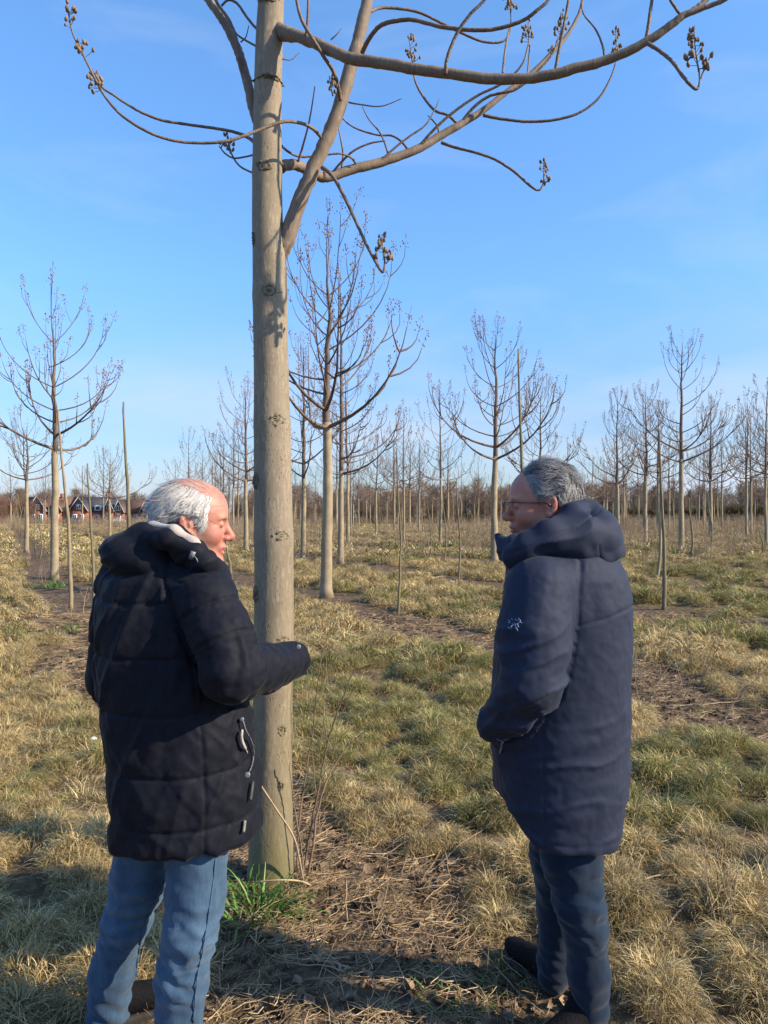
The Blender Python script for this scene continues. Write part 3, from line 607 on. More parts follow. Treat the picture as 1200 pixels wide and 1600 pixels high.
# knots left by pruned branches
def knot(px, py, rw, rh, face=True):
    mb = MB(); c = W(px, py, D); cx, cz = c[0], c[2]
    ax = np.interp(-py, [-q[1] for q in tr[::-1]][::-1] if False else sorted([-q[1] for q in tr]), [q[0] for q in sorted(tr, key=lambda q: -q[1])])
    rad = np.interp(-py, sorted([-q[1] for q in tr]), [q[2] for q in sorted(tr, key=lambda q: -q[1])]) / F * D
    axx = (ax - 600) / F * D; s_ = np.clip((cx - axx) / rad, -.97, .97); th = math.asin(s_)
    nrm = np.array([math.sin(th), -math.cos(th), 0]); tg = np.array([math.cos(th), math.sin(th), 0]); c = np.array([axx, D, cz]) + nrm * rad * .985
    rw, rh = rw / F * D, rh / F * D
    rings = []; m_ = 26; aa = np.linspace(0, 2 * math.pi, m_, endpoint=False)
    for f_, h in ((1.25, -.003), (1.05, .002), (.88, .006), (.70, .0045), (.55, .0005), (.38, .003), (.2, .0045)):
        j_ = 1 + .13 * rng.normal(0, 1, m_)
        curve = rad - np.sqrt(np.maximum(rad ** 2 - (rw * f_ * np.cos(aa)) ** 2, 0))
        rings.append(c + tg * (rw * f_ * np.cos(aa) * j_)[:, None] + np.array([0, 0, 1]) * (rh * f_ * np.sin(aa) * j_)[:, None] + nrm * (h - curve + .0025 * rng.normal(0, 1, m_) * (f_ < 1.2))[:, None])
    V_ = np.vstack(rings + [[c + nrm * .003]]); F4 = []
    for q in range(len(rings) - 1):
        jj = np.arange(m_); j2 = (jj + 1) % m_; F4.append(np.stack([q * m_ + jj, q * m_ + j2, (q + 1) * m_ + j2, (q + 1) * m_ + jj], 1))
    q = len(rings) - 1; jj = np.arange(m_); mb.add(V_, [np.vstack(F4), np.stack([q * m_ + jj, q * m_ + (jj + 1) % m_, np.full(m_, len(V_) - 1)], 1)])
    mb.obj('knot', M_knot, tree, origin=O)
for kx, ky, kw, kh in ((415, 269, 13, 7), (424, 461, 13, 9), (437, 659, 12, 9), (402, 752, 9, 12), (443, 836, 12, 8), (402, 926, 9, 12), (447, 999, 11, 8), (444, 1134, 7, 8), (442, 1218, 5, 7), (425, 131, 19, 3.5), (424, 10, 14, 5), (399, 378, 4, 10), (446, 372, 5, 16)):
    knot(kx, ky, kw, kh)

# stick leaning on the trunk, green tuft, thin weed stems beside the trunk
def stems(name, label, cat, lst, m, root, group=None):
    e = empty(name, root); tag(e, label, cat, group); o_ = np.array(root)
    for nm, pts in lst:
        P = spline([W(a, b_, d) for a, b_, r, d in pts], 8 * len(pts)); r = np.interp(np.linspace(0, 1, len(P)), np.linspace(0, 1, len(pts)), [q[2] / F * q[3] * .45 for q in pts])
        mb = MB(); P[:, :2] += rng.normal(0, .0015, (len(P), 2)); tube(mb, P, r, 6); mb.obj(nm, m, e, origin=o_)
    return e
M_stem = mat('weed_stem', (0.14, 0.095, 0.065), rough=.7, var=(0.24, 0.17, 0.115), scale=12)
M_pale = mat('pale_stick', (0.42, 0.32, 0.20), rough=.75, var=(0.30, 0.21, 0.13), scale=14)
mb = MB(); P = spline([W(393, 1205, 3.12), W(400, 1216, 3.12), W(430, 1262, 3.18), W(458, 1306, 3.24), W(468, 1345, 3.28), W(474, 1378, 3.33)], 30); tube(mb, P, np.linspace(.0035, .005, 30), 6)
tag(mb.obj('leaning_stick', M_pale), 'thin pale dry stick leaning diagonally across the foot of the big trunk', 'stick')
mb = MB(); P = spline([W(402, 1378, 3.15), W(440, 1375, 3.14), W(470, 1377, 3.2), W(486, 1384, 3.3)], 16); tube(mb, P, .004, 6)
tag(mb.obj('fallen_stick', M_pale), 'short pale stick lying over the green grass tuft at the trunk', 'stick')
r0 = W(472, 1376, 3.42); r0[2] = gz1(r0[0], r0[1])
stems('leafless_shrub', 'leafless brown shrub of a few thin forked stems just right of the big trunk', 'shrub', [
    ('stem', [(470, 1385, 5, 3.40), (478, 1340, 4, 3.4), (486, 1290, 3.8, 3.4), (500, 1220, 3.4, 3.38), (512, 1160, 3, 3.36), (530, 1105, 2.6, 3.34), (552, 1050, 1.8, 3.3), (570, 1010, 1, 3.3)]),
    ('stem', [(477, 1382, 5.5, 3.38), (488, 1330, 4.6, 3.38), (496, 1270, 4, 3.4), (515, 1210, 3, 3.44), (545, 1165, 2, 3.5), (580, 1135, 1.2, 3.5)]),
    ('stem', [(468, 1388, 4.5, 3.42), (465, 1340, 3.5, 3.44), (468, 1280, 3, 3.46), (478, 1210, 2.6, 3.48), (490, 1130, 2.2, 3.5), (500, 1040, 1.8, 3.5), (520, 960, 1.2, 3.5)]),
    ('stem', [(475, 1384, 4, 3.36), (470, 1320, 3, 3.34), (458, 1250, 2.2, 3.32), (452, 1190, 1.4, 3.3)]),
    ('twig', [(512, 1160, 2, 3.36), (505, 1110, 1.6, 3.34), (510, 1050, 1.3, 3.34), (502, 960, .8, 3.34)]),
    ('twig', [(500, 1220, 1.8, 3.38), (520, 1180, 1.5, 3.36), (528, 1130, 1.2, 3.36), (548, 1090, .9, 3.36)]),
    ('twig', [(496, 1270, 2, 3.4), (490, 1200, 1.5, 3.4), (484, 1120, 1.2, 3.4), (478, 1000, .8, 3.4)]),
    ('twig', [(478, 1210, 1.6, 3.48), (500, 1160, 1.2, 3.48), (515, 1080, 1, 3.48), (538, 985, .8, 3.48)])], M_stem, r0)
M_green = mat('fresh_grass', (0.085, 0.20, 0.025), rough=.5, tint=True, spec=.4, trans=.25)
def tuft(px, py, d, n, hmin, hmax, label, rad=.1, wid=.008, g=None):
    c = W(px, py, d); c[2] = gz1(c[0], c[1]); mb = MB(); blades(mb, n, rad, hmin, hmax, wid, .9, [(1, 1, 1), (1.3, 1.1, 1.2), (.8, .85, .8), (1.8, 1.35, 1.6)], 5, 1.0, .14)
    V_ = mb.V[0] + c; m2 = MB(); m2.add(V_, mb.F[0], mb.C[0]); tag(m2.obj('grass_tuft', M_green, origin=c), label, 'grass tuft', g)
tuft(400, 1412, 3.13, 120, .10, .26, 'lush bright green grass tuft at the foot of the big trunk', .11, .009)
tuft(450, 1400, 3.2, 24, .08, .17, 'small sparse green grass tuft right of the lush one at the trunk foot', .05, .008)
tuft(705, 1525, 2.62, 60, .04, .11, 'low dark green grass tuft in the mud left of the man in the navy coat', .12, .006)
tuft(85, 915, 16.4, 90, .10, .30, 'bright green grass tuft in the mud below the left tree', .35, .02)
tuft(113, 985, 10.4, 60, .08, .2, 'small bright green tuft beside the thin poles on the left', .1, .012)
# ------------------------------------------------------------------ plantation trees
M_tr = mat('young_bark', (0.32, 0.25, 0.155), rough=.75, var=(0.23, 0.175, 0.11), scale=6, bump=.2, bscale=60)
M_cr = mat('crown_bark', (0.095, 0.063, 0.047), rough=.7, var=(0.17, 0.118, 0.086), scale=5)
M_fp = mat('far_seed_pod', (0.30, 0.21, 0.145), rough=.85, var=(0.21, 0.14, 0.10), scale=9)
def make_tree(H, hb, rb, seed, detail=2, spread=1.0, lean=0.0):
    g = np.random.default_rng(seed)
    mt, mc, mp_ = MB(), MB(), MB()
    n = 16; z = np.linspace(-0.05, hb * 1.03, n)
    wob = np.stack([np.cumsum(g.normal(0, .006, n)), np.cumsum(g.normal(0, .006, n))], 1); wob += np.outer(z, [lean, 0])
    P = np.stack([wob[:, 0], wob[:, 1], z], 1); r = rb * (1 - .30 * z / hb) + rb * .25 * np.exp(-z / .08).clip(0, 1.2)
    tube(mt, P, r, 12 if detail > 1 else 7)
    top = P[-1]; n2_ = 18; z2 = np.linspace(hb * 1.0, H, n2_); 
    Lp = np.stack([top[0] + np.cumsum(g.normal(0, .012, n2_)) + lean * (z2 - hb), top[1] + np.cumsum(g.normal(0, .012, n2_)), z2], 1); Lp[0] = P[-2]
    lr = r[-1] * .92 * (1 - (z2 - hb) / (H - hb)) ** .8 + .005
    tube(mc, Lp, lr, 8 if detail > 1 else 5)
    def panicle(p, d, s):
        if detail == 0: k = 5
        else: k = 12 if detail > 1 else 7
        tip = p + d * .34 * s; tube(mc, np.stack([p, tip]), .003 if detail > 1 else .0045, 3, cap=False)
        V0, F0 = OCT; sz = (.0155 if detail > 1 else .022)
        t_ = g.uniform(.1, 1, k); o = g.normal(0, 1, (k, 3)) * (.05 * (1.15 - .7 * t_))[:, None] * s; o[:, 2] *= .5
        c = p + np.outer(t_ * .34 * s, d) + o
        V_ = (c[:, None] + V0[None] * sz * g.uniform(.7, 1.1, (k, 1, 1)) * [1, 1, 1.25]).reshape(-1, 3)
        mp_.add(V_, (F0[None] + np.arange(k)[:, None, None] * 6).reshape(-1, 3))
    def curve(p, az, el0, el1, L_, n_, jit=.05):
        pts = [p]; q = p.copy(); st = L_ / (n_ - 1)
        for i_ in range(n_ - 1):
            f = (i_ / (n_ - 2)) if n_ > 2 else 1; el = el0 + (el1 - el0) * f ** 1.3; az += g.normal(0, jit)
            q = q + st * np.array([math.cos(el) * math.cos(az), math.cos(el) * math.sin(az), math.sin(el)]); pts.append(q.copy())
        return np.array(pts), az, el
    lev = int(6 + (H - hb) / .62) - (2 if detail < 2 else 0); az0 = g.uniform(0, 6.28)
    for i_ in range(lev):
        f = i_ / (lev - 1); zz = hb + (H - hb) * (.0 + .86 * f ** .92)
        base = np.array([np.interp(zz, z2, Lp[:, 0]), np.interp(zz, z2, Lp[:, 1]), zz])
        nb = 3 if f < .3 else 2
        for b_ in range(nb):
            if g.uniform() < .10: continue
            az = az0 + i_ * 1.57 + b_ * 2 * math.pi / nb + g.normal(0, .3)
            L_ = spread * (2.75 - 1.7 * f) * g.uniform(.75, 1.12) * (.74 if 0.10 < f < .5 else 1)
            el0 = R(10 + 34 * f + g.normal(0, 6)); el1 = R(72 + 14 * f + g.normal(0, 6))
            nn = 9 if detail > 1 else 6
            Q, aze, ele = curve(base, az, el0, el1, L_, nn)
            r0 = max(.010, (.034 if f < .12 else .021) * (1 - .55 * f)) * (rb / .095)
            rr_ = np.linspace(r0, .0065 if detail > 1 else .008, nn); tube(mc, Q, rr_, 5 if detail > 1 else 3, cap=False)
            d = np.array([math.cos(ele) * math.cos(aze), math.cos(ele) * math.sin(aze), math.sin(ele)]); panicle(Q[-1], d, 1)
            ns = int(g.integers(1, 4)) + (3 if f < .12 else 1 if f < .3 else 0) if detail > 1 else int(g.integers(0, 3)) + (2 if f < .12 else 0)
            for q_ in range(ns):
                tt = g.uniform(.35, .92); k0 = tt * (nn - 1); ka = int(k0); p = Q[ka] + (Q[min(ka + 1, nn - 1)] - Q[ka]) * (k0 - ka)
                Ls = L_ * g.uniform(.20, .42) * (1.25 - .5 * tt); S, a3, e3 = curve(p, az + g.normal(0, .8), el0 + g.uniform(0, .5), R(g.uniform(68, 92)), Ls, 5 if detail > 1 else 3)
                tube(mc, S, np.linspace(r0 * .42 + .002, .0055 if detail > 1 else .007, len(S)), 4 if detail > 1 else 3, cap=False)
                d = np.array([math.cos(e3) * math.cos(a3), math.cos(e3) * math.sin(a3), math.sin(e3)]); panicle(S[-1], d, g.uniform(.7, 1))
    panicle(Lp[-1], np.array([0, 0, 1.]), 1.3)
    return mt.mesh('trunk'), mc.mesh('crown'), mp_.mesh('seed_pods', smooth=False)
def place_tree(meshes, x, y, rz, label, group, scl=1.0, name='paulownia_tree'):
    e = empty(name, (x, y, gz1(x, y)), rz); e.scale = (scl, scl, scl); tag(e, label, 'tree', group)
    for me, nm, m, kd in zip(meshes, ('trunk', 'crown', 'seed_pods'), (M_tr, M_cr, M_fp), (None, None, 'stuff')):
        if not me.materials: me.materials.append(m)
        o = bpy.data.objects.new(nm, me); COL.objects.link(o); o.parent = e
        if kd: o['kind'] = kd
    return e
G1 = 'paulownia trees planted in rows'
def ground_at(px, py):           # where the sight line through a pixel meets level ground
    d = EYE * F / (py - 795); return (px - 600) / F * d, d
NEAR = [  # px, base py, top py, branch py, radius px, seed, spread, label
    (511, 935, 336, 668, 9.5, 101, 1.22, 'nearest of the background trees, just right of the big trunk'),
    (84, 905, 455, 702, 6.8, 102, 1.25, 'tall bare tree with wide bowl crown left of the white-haired man'),
    (773, 880, 472, 718, 6.0, 133, 1.2, 'bare tree with beige trunk just left of the man in glasses'),
    (532, 882, 400, 740, 5.2, 104, 1.0, 'bare tree directly behind and right of the nearest background tree'),
    (473, 876, 520, 745, 4.4, 105, 1.0, 'slender bare tree just right of the big trunk, half hidden by it'),
    (384, 864, 590, 752, 3.9, 106, 1.0, 'bare tree between the white-haired man and the big trunk'),
    (1065, 863, 515, 722, 4.6, 137, 1.0, 'tallest bare tree on the right, in the gap behind the navy coat'),
    (1007, 851, 598, 742, 3.6, 108, .95, 'bare tree immediately left of the tallest tree on the right'),
    (965, 845, 603, 757, 3.3, 109, .95, 'bare tree rising just behind the hood of the navy coat'),
    (1028, 838, 625, 748, 2.8, 110, .95, 'thin bare tree behind, between the two bigger trees on the right'),
    (1110, 842, 618, 752, 3.2, 111, .95, 'bare tree right of the tallest tree on the right'),
    (1166, 832, 640, 757, 2.6, 112, .95, 'smaller bare tree near the right edge of the field'),
    (1203, 848, 625, 742, 3.6, 113, 1.0, 'bare tree cut by the right edge of the picture'),
    (42, 863, 655, 750, 3.6, 114, 1.0, 'bare tree at the far left behind the tall bowl crowned one'),
    (172, 842, 708, 778, 2.2, 115, 1.0, 'small bare tree in front of the brick houses'),
    (616, 830, 672, 762, 2.1, 116, 1.0, 'small bare tree in the middle distance right of the thin dark pole'),
    (640, 826, 690, 765, 2.0, 117, 1.0, 'small bare tree, middle one of three far off between the men'),
    (588, 834, 683, 765, 1.9, 118, 1.0, 'small bare tree left of the thin dark pole between the men'),
    (700, 826, 700, 768, 1.9, 119, 1.0, 'small distant bare tree left of the tree beside the man in glasses'),
    (843, 858, 590, 752, 3.2, 120, 1.0, 'bare tree mostly hidden behind the head of the man in glasses')]
used = []
for px, by, ty, hy, rp, sd_, spd, lab in NEAR:
    x, d = ground_at(px, by); z0 = gz1(x, d); H = EYE - (ty - 795) / F * d - z0 - {101: .5, 102: .55, 133: .65}.get(sd_, .12); hb = EYE - (hy - 795) / F * d - z0
    me = make_tree(H - .3, hb, max(rp / F * d, .05), sd_, 2, spd); place_tree(me, x, d, 0, lab, G1); used.append((x, d))
far = [make_tree(6.6 + .35 * q, 2.9 + .12 * q, .085, 300 + q, 1, 1.0) for q in range(6)]
vfar = [make_tree(6.4 + .4 * q, 2.9, .085, 400 + q, 0, 1.0) for q in range(4)]
cnt = 0
for ri in range(0, 22):
    for ti in range(4, 36):
        s = ROW0 + ROWS * ri; t_ = 3.6 * ti + 1.3 * (ri % 2)
        p = PD * s + RD * t_; x, y = p + rng.normal(0, .25, 2)
        if y < 31 or y > 118 or abs(x / y) > .54: continue
        if rng.uniform() > (.42 if y < 70 else .32): continue
        if x / y < -.29 and rng.uniform() < .72: continue
        if any(math.hypot(x - a, (y - b) * .6) < 2.2 for a, b in used): continue
        if y < 45 and 0.02 < (x / y) < .13 and rng.uniform() < .7: continue
        far_ = y > 65; used.append((x, y))
        place_tree((vfar if far_ else far)[int(rng.integers(0, 4))], x, y, rng.uniform(0, 6.28), 'distant bare plantation tree seen as a thin trunk with upswept twigs, in the far rows', G1 + ', far rows', rng.uniform(.78, 1.1)); cnt += 1
print('far trees', cnt)

# ------------------------------------------------------------------ branchless poles (coppiced stems)
M_pole = mat('pole_bark', (0.125, 0.10, 0.055), rough=.7, var=(0.20, 0.16, 0.09), scale=5)
M_pole2 = mat('pole_bark_pale', (0.30, 0.225, 0.13), rough=.7, var=(0.20, 0.15, 0.09), scale=5)
def pole(bx, by, tx, ty, rp, label, m=None, name='bare_pole', dd=None):
    x, d = ground_at(bx, by); b0 = np.array([x, d, gz1(x, d) - .05]); tp = W(tx, ty, d + (dd or 0))
    mb = MB(); n = 26; P = np.array([b0 + (tp - b0) * q for q in np.linspace(0, 1, n)]); P[:, :2] += np.cumsum(rng.normal(0, .003, (n, 2)), 0) ; P[:, 0] += .03 * np.sin(np.linspace(0, 5, n)) * (d / 12)
    r = rp / F * d * np.linspace(1.1, .35, n) * (1 + .16 * (np.arange(n) % 4 == 0)); tube(mb, P, r, 8)
    tag(mb.obj(name, m or M_pole, origin=tuple(b0)), label, 'sapling', 'straight branchless saplings')
pole(111, 948, 98, 640, 3.2, 'slender leaning pale sapling left of the dark ones, beside the left bowl crowned tree', M_pole2)
pole(146, 990, 136, 724, 2.9, 'short dark branchless sapling touching the left shoulder of the black jacket')
pole(201, 960, 197, 628, 3.6, 'thick greenish branchless sapling behind the white-haired man')
pole(622, 962, 622, 700, 2.0, 'thin dark branchless sapling standing between the two men')
pole(818, 940, 813, 545, 3.6, 'tall grey branchless sapling rising behind the head of the man in glasses')
pole(1037, 953, 1033, 672, 3.2, 'dark branchless sapling nearest the back of the navy coat')
pole(1026, 908, 1034, 720, 2.6, 'pale sapling leaning against the dark one behind the navy coat', M_pole2)
pole(1079, 881, 1079, 778, 2.0, 'short dark sapling right of the tallest tree on the right')
pole(716, 908, 715, 748, 1.8, 'dark sapling nearest the left side of the tree beside the man in glasses')
pole(694, 877, 694, 766, 1.3, 'thin far sapling, middle of three left of the tree by the man in glasses')
pole(671, 875, 671, 770, 1.1, 'thin far sapling, leftmost of three left of the tree by the man in glasses')
pole(1190, 869, 1190, 822, 1.5, 'stubby brown sapling at the right edge')
pole(357, 900, 356, 846, 3.0, 'short cut sapling stump below the nose of the white-haired man')
pole(1110, 856, 1109, 770, 1.5, 'thin dark sapling beside the tree right of the tallest one')
pole(62, 872, 62, 800, 1.3, 'thin sapling left of the left bowl crowned tree')
pole(130, 905, 121, 846, 1.2, 'short thin leaning shoot behind the pale leaning sapling', M_pole2)
for q in range(75):
    d = float(np.sqrt(rng.uniform(19 ** 2, 75 ** 2))); x = rng.uniform(-.52, .52) * d
    s = round((x * PD[0] + d * PD[1] - ROW0) / ROWS) * ROWS + ROW0 - (x * PD[0] + d * PD[1]); x += s * PD[0] ; y = d + s * PD[1]
    px = 600 + x / y * F
    if y < 34 and (560 < px < 820 or 920 < px < 1200 or 60 < px < 300): continue
    b0 = np.array([x, y, gz1(x, y) - .05]); h = rng.uniform(1.2, 3.3); mb = MB(); tube(mb, np.array([b0, b0 + [rng.normal(0, .04), 0, h * .5], b0 + [rng.normal(0, .1), 0, h]]), [.022, .017, .008], 6)
    tag(mb.obj('bare_pole', M_pole2 if q % 3 == 0 else M_pole, origin=tuple(b0)), 'thin distant branchless sapling standing in the planted rows far behind the men', 'sapling', 'distant branchless saplings')

# ------------------------------------------------------------------ woods on the horizon
M_wood = mat('far_wood', (0.135, 0.095, 0.070), rough=.9, var=(0.20, 0.145, 0.10), scale=.3, inst=.3)
M_wood_red = mat('red_wood', (0.17, 0.095, 0.065), rough=.9, var=(0.13, 0.08, 0.055), scale=.3, inst=.3)
M_hedge = mat('far_hedge', (0.05, 0.042, 0.022), rough=.9, var=(0.085, 0.07, 0.035), scale=.6, inst=.3)
def bush_proto(k, m, H=9, trunk=True, dens=260, w=3.0, fine=.03):
    g = np.random.default_rng(500 + k); mb = MB()
    if trunk: tube(mb, np.array([[0, 0, -.3], [g.normal(0, .2), 0, H * .35], [0, 0, H * .8]]), [.22, .16, .05], 5)
    for q in range(dens):
        z0 = H * g.uniform(.12, .75) if trunk else g.uniform(0, H * .5); a = g.uniform(0, 6.28); L_ = w * g.uniform(.3, 1) * math.sin(min(1, .25 + z0 / H) * 2.4) if trunk else H * .5 * g.uniform(.5, 1)
        p0 = np.array([math.cos(a), math.sin(a), 0]) * (g.uniform(0, .5) * L_ if trunk else w * g.uniform(0, 1) ** .5) + [0, 0, z0]
        dz = g.uniform(.5, 1.3); p1 = p0 + np.array([math.cos(a) * .55, math.sin(a) * .55, dz * .5]) * L_ * .6; p2 = p1 + np.array([math.cos(a) * .2, math.sin(a) * .2, .8]) * L_ * .45
        p2[2] = min(p2[2], H * g.uniform(.92, 1.05)); tube(mb, np.stack([p0, p1, p2]), [fine * 1.6, fine, fine * .5], 3, cap=False)
    return proto('far_tree_kind', mb, m)
wk = [bush_proto(q, M_wood, 9 + q * .8) for q in range(4)]; wr = [bush_proto(10 + q, M_wood_red, 7.5, True, 420, 3.6) for q in range(2)]; wh = [bush_proto(20 + q, M_hedge, 2.6, False, 420, 2.2, .05) for q in range(3)]
def belt(name, kinds, x0, x1, y0, y1, n, smin, smax, label, cat):
    x = rng.uniform(x0, x1, n); y = rng.uniform(y0, y1, n); h_ = .8 + .5 * n2(x, np.zeros(n), .045, 55, 2)
    scatter(name, kinds, np.stack([x, y, gz(x, y)], 1), rng.uniform(0, 6.28, n), rng.uniform(smin, smax, n) * h_, label=label, cat=cat)
belt('distant_wood', wk, -300, 300, 205, 245, 800, .78, 1.1, 'brown leafless wood along the whole horizon', 'wood')
belt('plantation_edge', wk, -20, 110, 125, 165, 190, .42, .62, 'lower brown thicket of young trees at the far edge of the field', 'wood')
belt('reddish_thicket', wr, -64, -51, 98, 125, 20, .45, .68, 'reddish brown thicket at the far left edge by the houses', 'thicket')
belt('dark_hedge', wh, 38, 100, 118, 124, 150, .85, 1.15, 'dark green-brown hedge along the far field edge on the right', 'hedge')
belt('dark_hedge_middle', wh, -25, 40, 150, 156, 130, .5, .8, 'low dark hedge at the far field edge between the men', 'hedge')

# ------------------------------------------------------------------ brick houses
M_brick = mat('brick', (0.30, 0.105, 0.065), rough=.9, var=(0.23, 0.082, 0.055), scale=1.2)
M_roof = mat('roof_tile', (0.045, 0.047, 0.055), rough=.7, var=(0.075, 0.07, 0.07), scale=1.5)
M_roof2 = mat('roof_tile_brown', (0.15, 0.080, 0.055), rough=.8, var=(0.11, 0.065, 0.05), scale=1.5)
M_white = mat('white_paint', (0.78, 0.77, 0.72), rough=.5)
M_board = mat('weathered_white', (0.45, 0.43, 0.39), rough=.6)
M_glass = mat('window_glass', (0.03, 0.035, 0.045), rough=.1, spec=.6)
HY = 186.0; k6 = HY / F
def hx(px): return (px - 600) * k6
def quad_prism(mb, x0, x1, y0, y1, z0, ze, zr, axis='x'):
    """gabled roof body; ridge runs along axis"""
    if axis == 'x': V_ = [[x0, y0, ze], [x1, y0, ze], [x1, y1, ze], [x0, y1, ze], [x0, (y0 + y1) / 2, zr], [x1, (y0 + y1) / 2, zr]]; F3 = [[3, 0, 4], [1, 2, 5]]; F4 = [[0, 1, 5, 4], [2, 3, 4, 5], [0, 3, 2, 1]]
    else: V_ = [[x0, y0, ze], [x1, y0, ze], [x1, y1, ze], [x0, y1, ze], [(x0 + x1) / 2, y0, zr], [(x0 + x1) / 2, y1, zr]]; F3 = [[0, 1, 4], [2, 3, 5]]; F4 = [[3, 0, 4, 5], [1, 2, 5, 4], [0, 3, 2, 1]]
    mb.add(V_, [np.array(F4), np.array(F3)])
def house(px0, px1, gables, label, roofm, apex=777, eave=799, base=817.5, dorm=None):
    x0, x1 = hx(px0), hx(px1); c = ((x0 + x1) / 2, HY, 0); zb_ = EYE - (base - 795) * k6; ze = EYE - (eave - 795) * k6; zr = EYE - (apex - 795) * k6
    e = empty('brick_house', (c[0], HY, zb_)); tag(e, label, 'house', 'brick houses beyond the field'); o_ = np.array([c[0], HY, zb_])
    mb = MB(); box(mb, x0, x1, HY, HY + 8, zb_ - .5, ze)
    for g0, g1, ga in gables:
        a0, a1 = hx(g0), hx(g1); gz_ = EYE - (ga - 795) * k6
        box(mb, a0, a1, HY - 1.2, HY - .003, zb_ - .5, ze); quad_prism(mb, a0, a1, HY - 1.2, HY + 4, 0, ze + .002, gz_, 'y')
    mb.obj('wall', M_brick, e, smooth=False, origin=o_)
    mb = MB(); quad_prism(mb, x0 - .3, x1 + .3, HY - .4, HY + 8.4, 0, ze + .01, zr + .15, 'x'); rf = mb.obj('roof', roofm, e, smooth=False, origin=o_)
    mb = MB(); xc = x0 + (x1 - x0) * .72; box(mb, xc, xc + .7, HY + 3.6, HY + 4.4, zr - .6, zr + 1.0); mb.obj('chimney', M_brick, rf, smooth=False, origin=o_)
    for g0, g1, ga in gables:
        a0, a1 = hx(g0), hx(g1); gz_ = EYE - (ga - 795) * k6; am = (a0 + a1) / 2; mb = MB()
        for s0, s1 in ((a0 - .25, am), (a1 + .25, am)):
            V_ = []
            for yy in (HY - 1.5, HY + 4):
                for (xx, zz_) in ((s0, ze - .15), (s1, gz_ + .1), (s1, gz_ + .30), (s0, ze + .06)): V_.append([xx, yy, zz_])
            mb.add(V_, np.array([[0, 1, 2, 3], [7, 6, 5, 4], [0, 4, 5, 1], [1, 5, 6, 2], [2, 6, 7, 3], [3, 7, 4, 0]]))
        mb.obj('gable_roof', roofm, e, smooth=False, origin=o_)
        mb = MB()
        for s0, s1 in ((a0 - .3, am), (a1 + .3, am)):
            V_ = []
            for yy in (HY - 1.62, HY - 1.5):
                for (xx, zz_) in ((s0, ze - .2), (s1, gz_ + .05), (s1, gz_ + .30), (s0, ze + .06)): V_.append([xx, yy, zz_])
            mb.add(V_, np.array([[0, 1, 2, 3], [7, 6, 5, 4], [0, 4, 5, 1], [1, 5, 6, 2], [2, 6, 7, 3], [3, 7, 4, 0]]))
        mb.obj('bargeboard', M_board, e, smooth=False, origin=o_)
        for wx, wz, ww, wh_ in ((am - .55, ze + .5, 1.1, 1.2), (a0 + .6, zb_ + .7, 1.2, 1.5), (a1 - 1.9, zb_ + .05, 1.0, 2.2)):
            window(e, wx, wx + ww, HY - 1.2, wz, wz + wh_, o_)
    xw = x0 + .8
    while xw < x1 - 1.4:
        if all(not (hx(g0) - 1.3 < xw < hx(g1) + .1) for g0, g1, ga in gables): window(e, xw, xw + 1.1, HY, zb_ + .5, zb_ + 2.1, o_)
        xw += 1.9
    if dorm:
        mb = MB(); a0, a1 = hx(dorm[0]), hx(dorm[1]); box(mb, a0, a1, HY - .2, HY + 3, ze + .1, ze + 1.5); d_ = mb.obj('dormer', M_white, e, smooth=False, origin=o_)
        mb = MB(); box(mb, a0 + .3, a1 - .3, HY - .24, HY - .203, ze + .4, ze + 1.2); mb.obj('pane', M_glass, d_, smooth=False, origin=o_)
def window(e, x0, x1, y, z0, z1, o_):
    mb = MB(); box(mb, x0, x1, y - .08, y - .003, z0, z1); f = mb.obj('window', M_white, e, smooth=False, origin=o_)
    mb = MB(); xm = (x0 + x1) / 2
    for a, b_ in ((x0 + .13, xm - .06), (xm + .06, x1 - .13)): box(mb, a, b_, y - .10, y - .083, z0 + .14, z1 - .14)
    mb.obj('pane', M_glass, f, smooth=False, origin=o_)
house(34, 104, [(47, 76, 776.5), (84, 99, 783)], 'leftmost brick house, brown roof and a steep gable, beyond the field', M_roof2)
house(107, 176, [(112, 140, 778), (165, 180, 780)], 'middle brick house with dark roof, white dormer and steep gable', M_roof, apex=777, dorm=(148, 158))
house(180, 246, [(180, 196, 783.5), (222, 236, 785)], 'rightmost brick house with a small gable, just left of the white hair', M_roof2, apex=782, eave=801)
# white van and dark car parked before the houses
M_car = mat('car_dark', (0.02, 0.024, 0.035), rough=.3, spec=.6, coat=.5); M_van = mat('car_white', (0.75, 0.75, 0.74), rough=.35, coat=.4); M_rub = mat('tyre', (0.02, 0.02, 0.02), rough=.8)
def car(px, label, m, H=1.45, L_=4.3):
    x = hx(px); y = HY - 5; z = gz1(x, y); e = empty('parked_car', (x, y, z)); tag(e, label, 'car'); o_ = np.array([x, y, z])
    prof = [(-.5, .25), (-.5, .55), (-.47, .62), (-.30, .66), (-.17, 1), (.20, 1), (.36, .68), (.49, .6), (.5, .3)]
    mb = MB(); n = len(prof); V_ = [[x + a * L_, y + s_ * (.85 if b_ < .7 else .7), z + b_ * H] for s_ in (-1, 1) for a, b_ in prof]
    F4 = [[i_, (i_ + 1) % n, n + (i_ + 1) % n, n + i_] for i_ in range(n)]; mb.add(V_, np.array(F4)); mb.F.append(np.array([list(range(n))[::-1]])); mb.F.append(np.array([list(range(n, 2 * n))])); mb.obj('body', m, e, smooth=False, origin=o_)
    mb = MB(); box(mb, x - .24 * L_, x + .24 * L_, y - .80, y - .76, z + .70 * H, z + .93 * H); mb.obj('side_window', M_glass, e, smooth=False, origin=o_)
    for s_ in (-.32, .32):
        mb = MB(); tube(mb, np.array([[x + s_ * L_, y - .9, z + .32], [x + s_ * L_, y - .7, z + .32]]), .32, 14); mb.obj('wheel', M_rub, e, origin=o_)
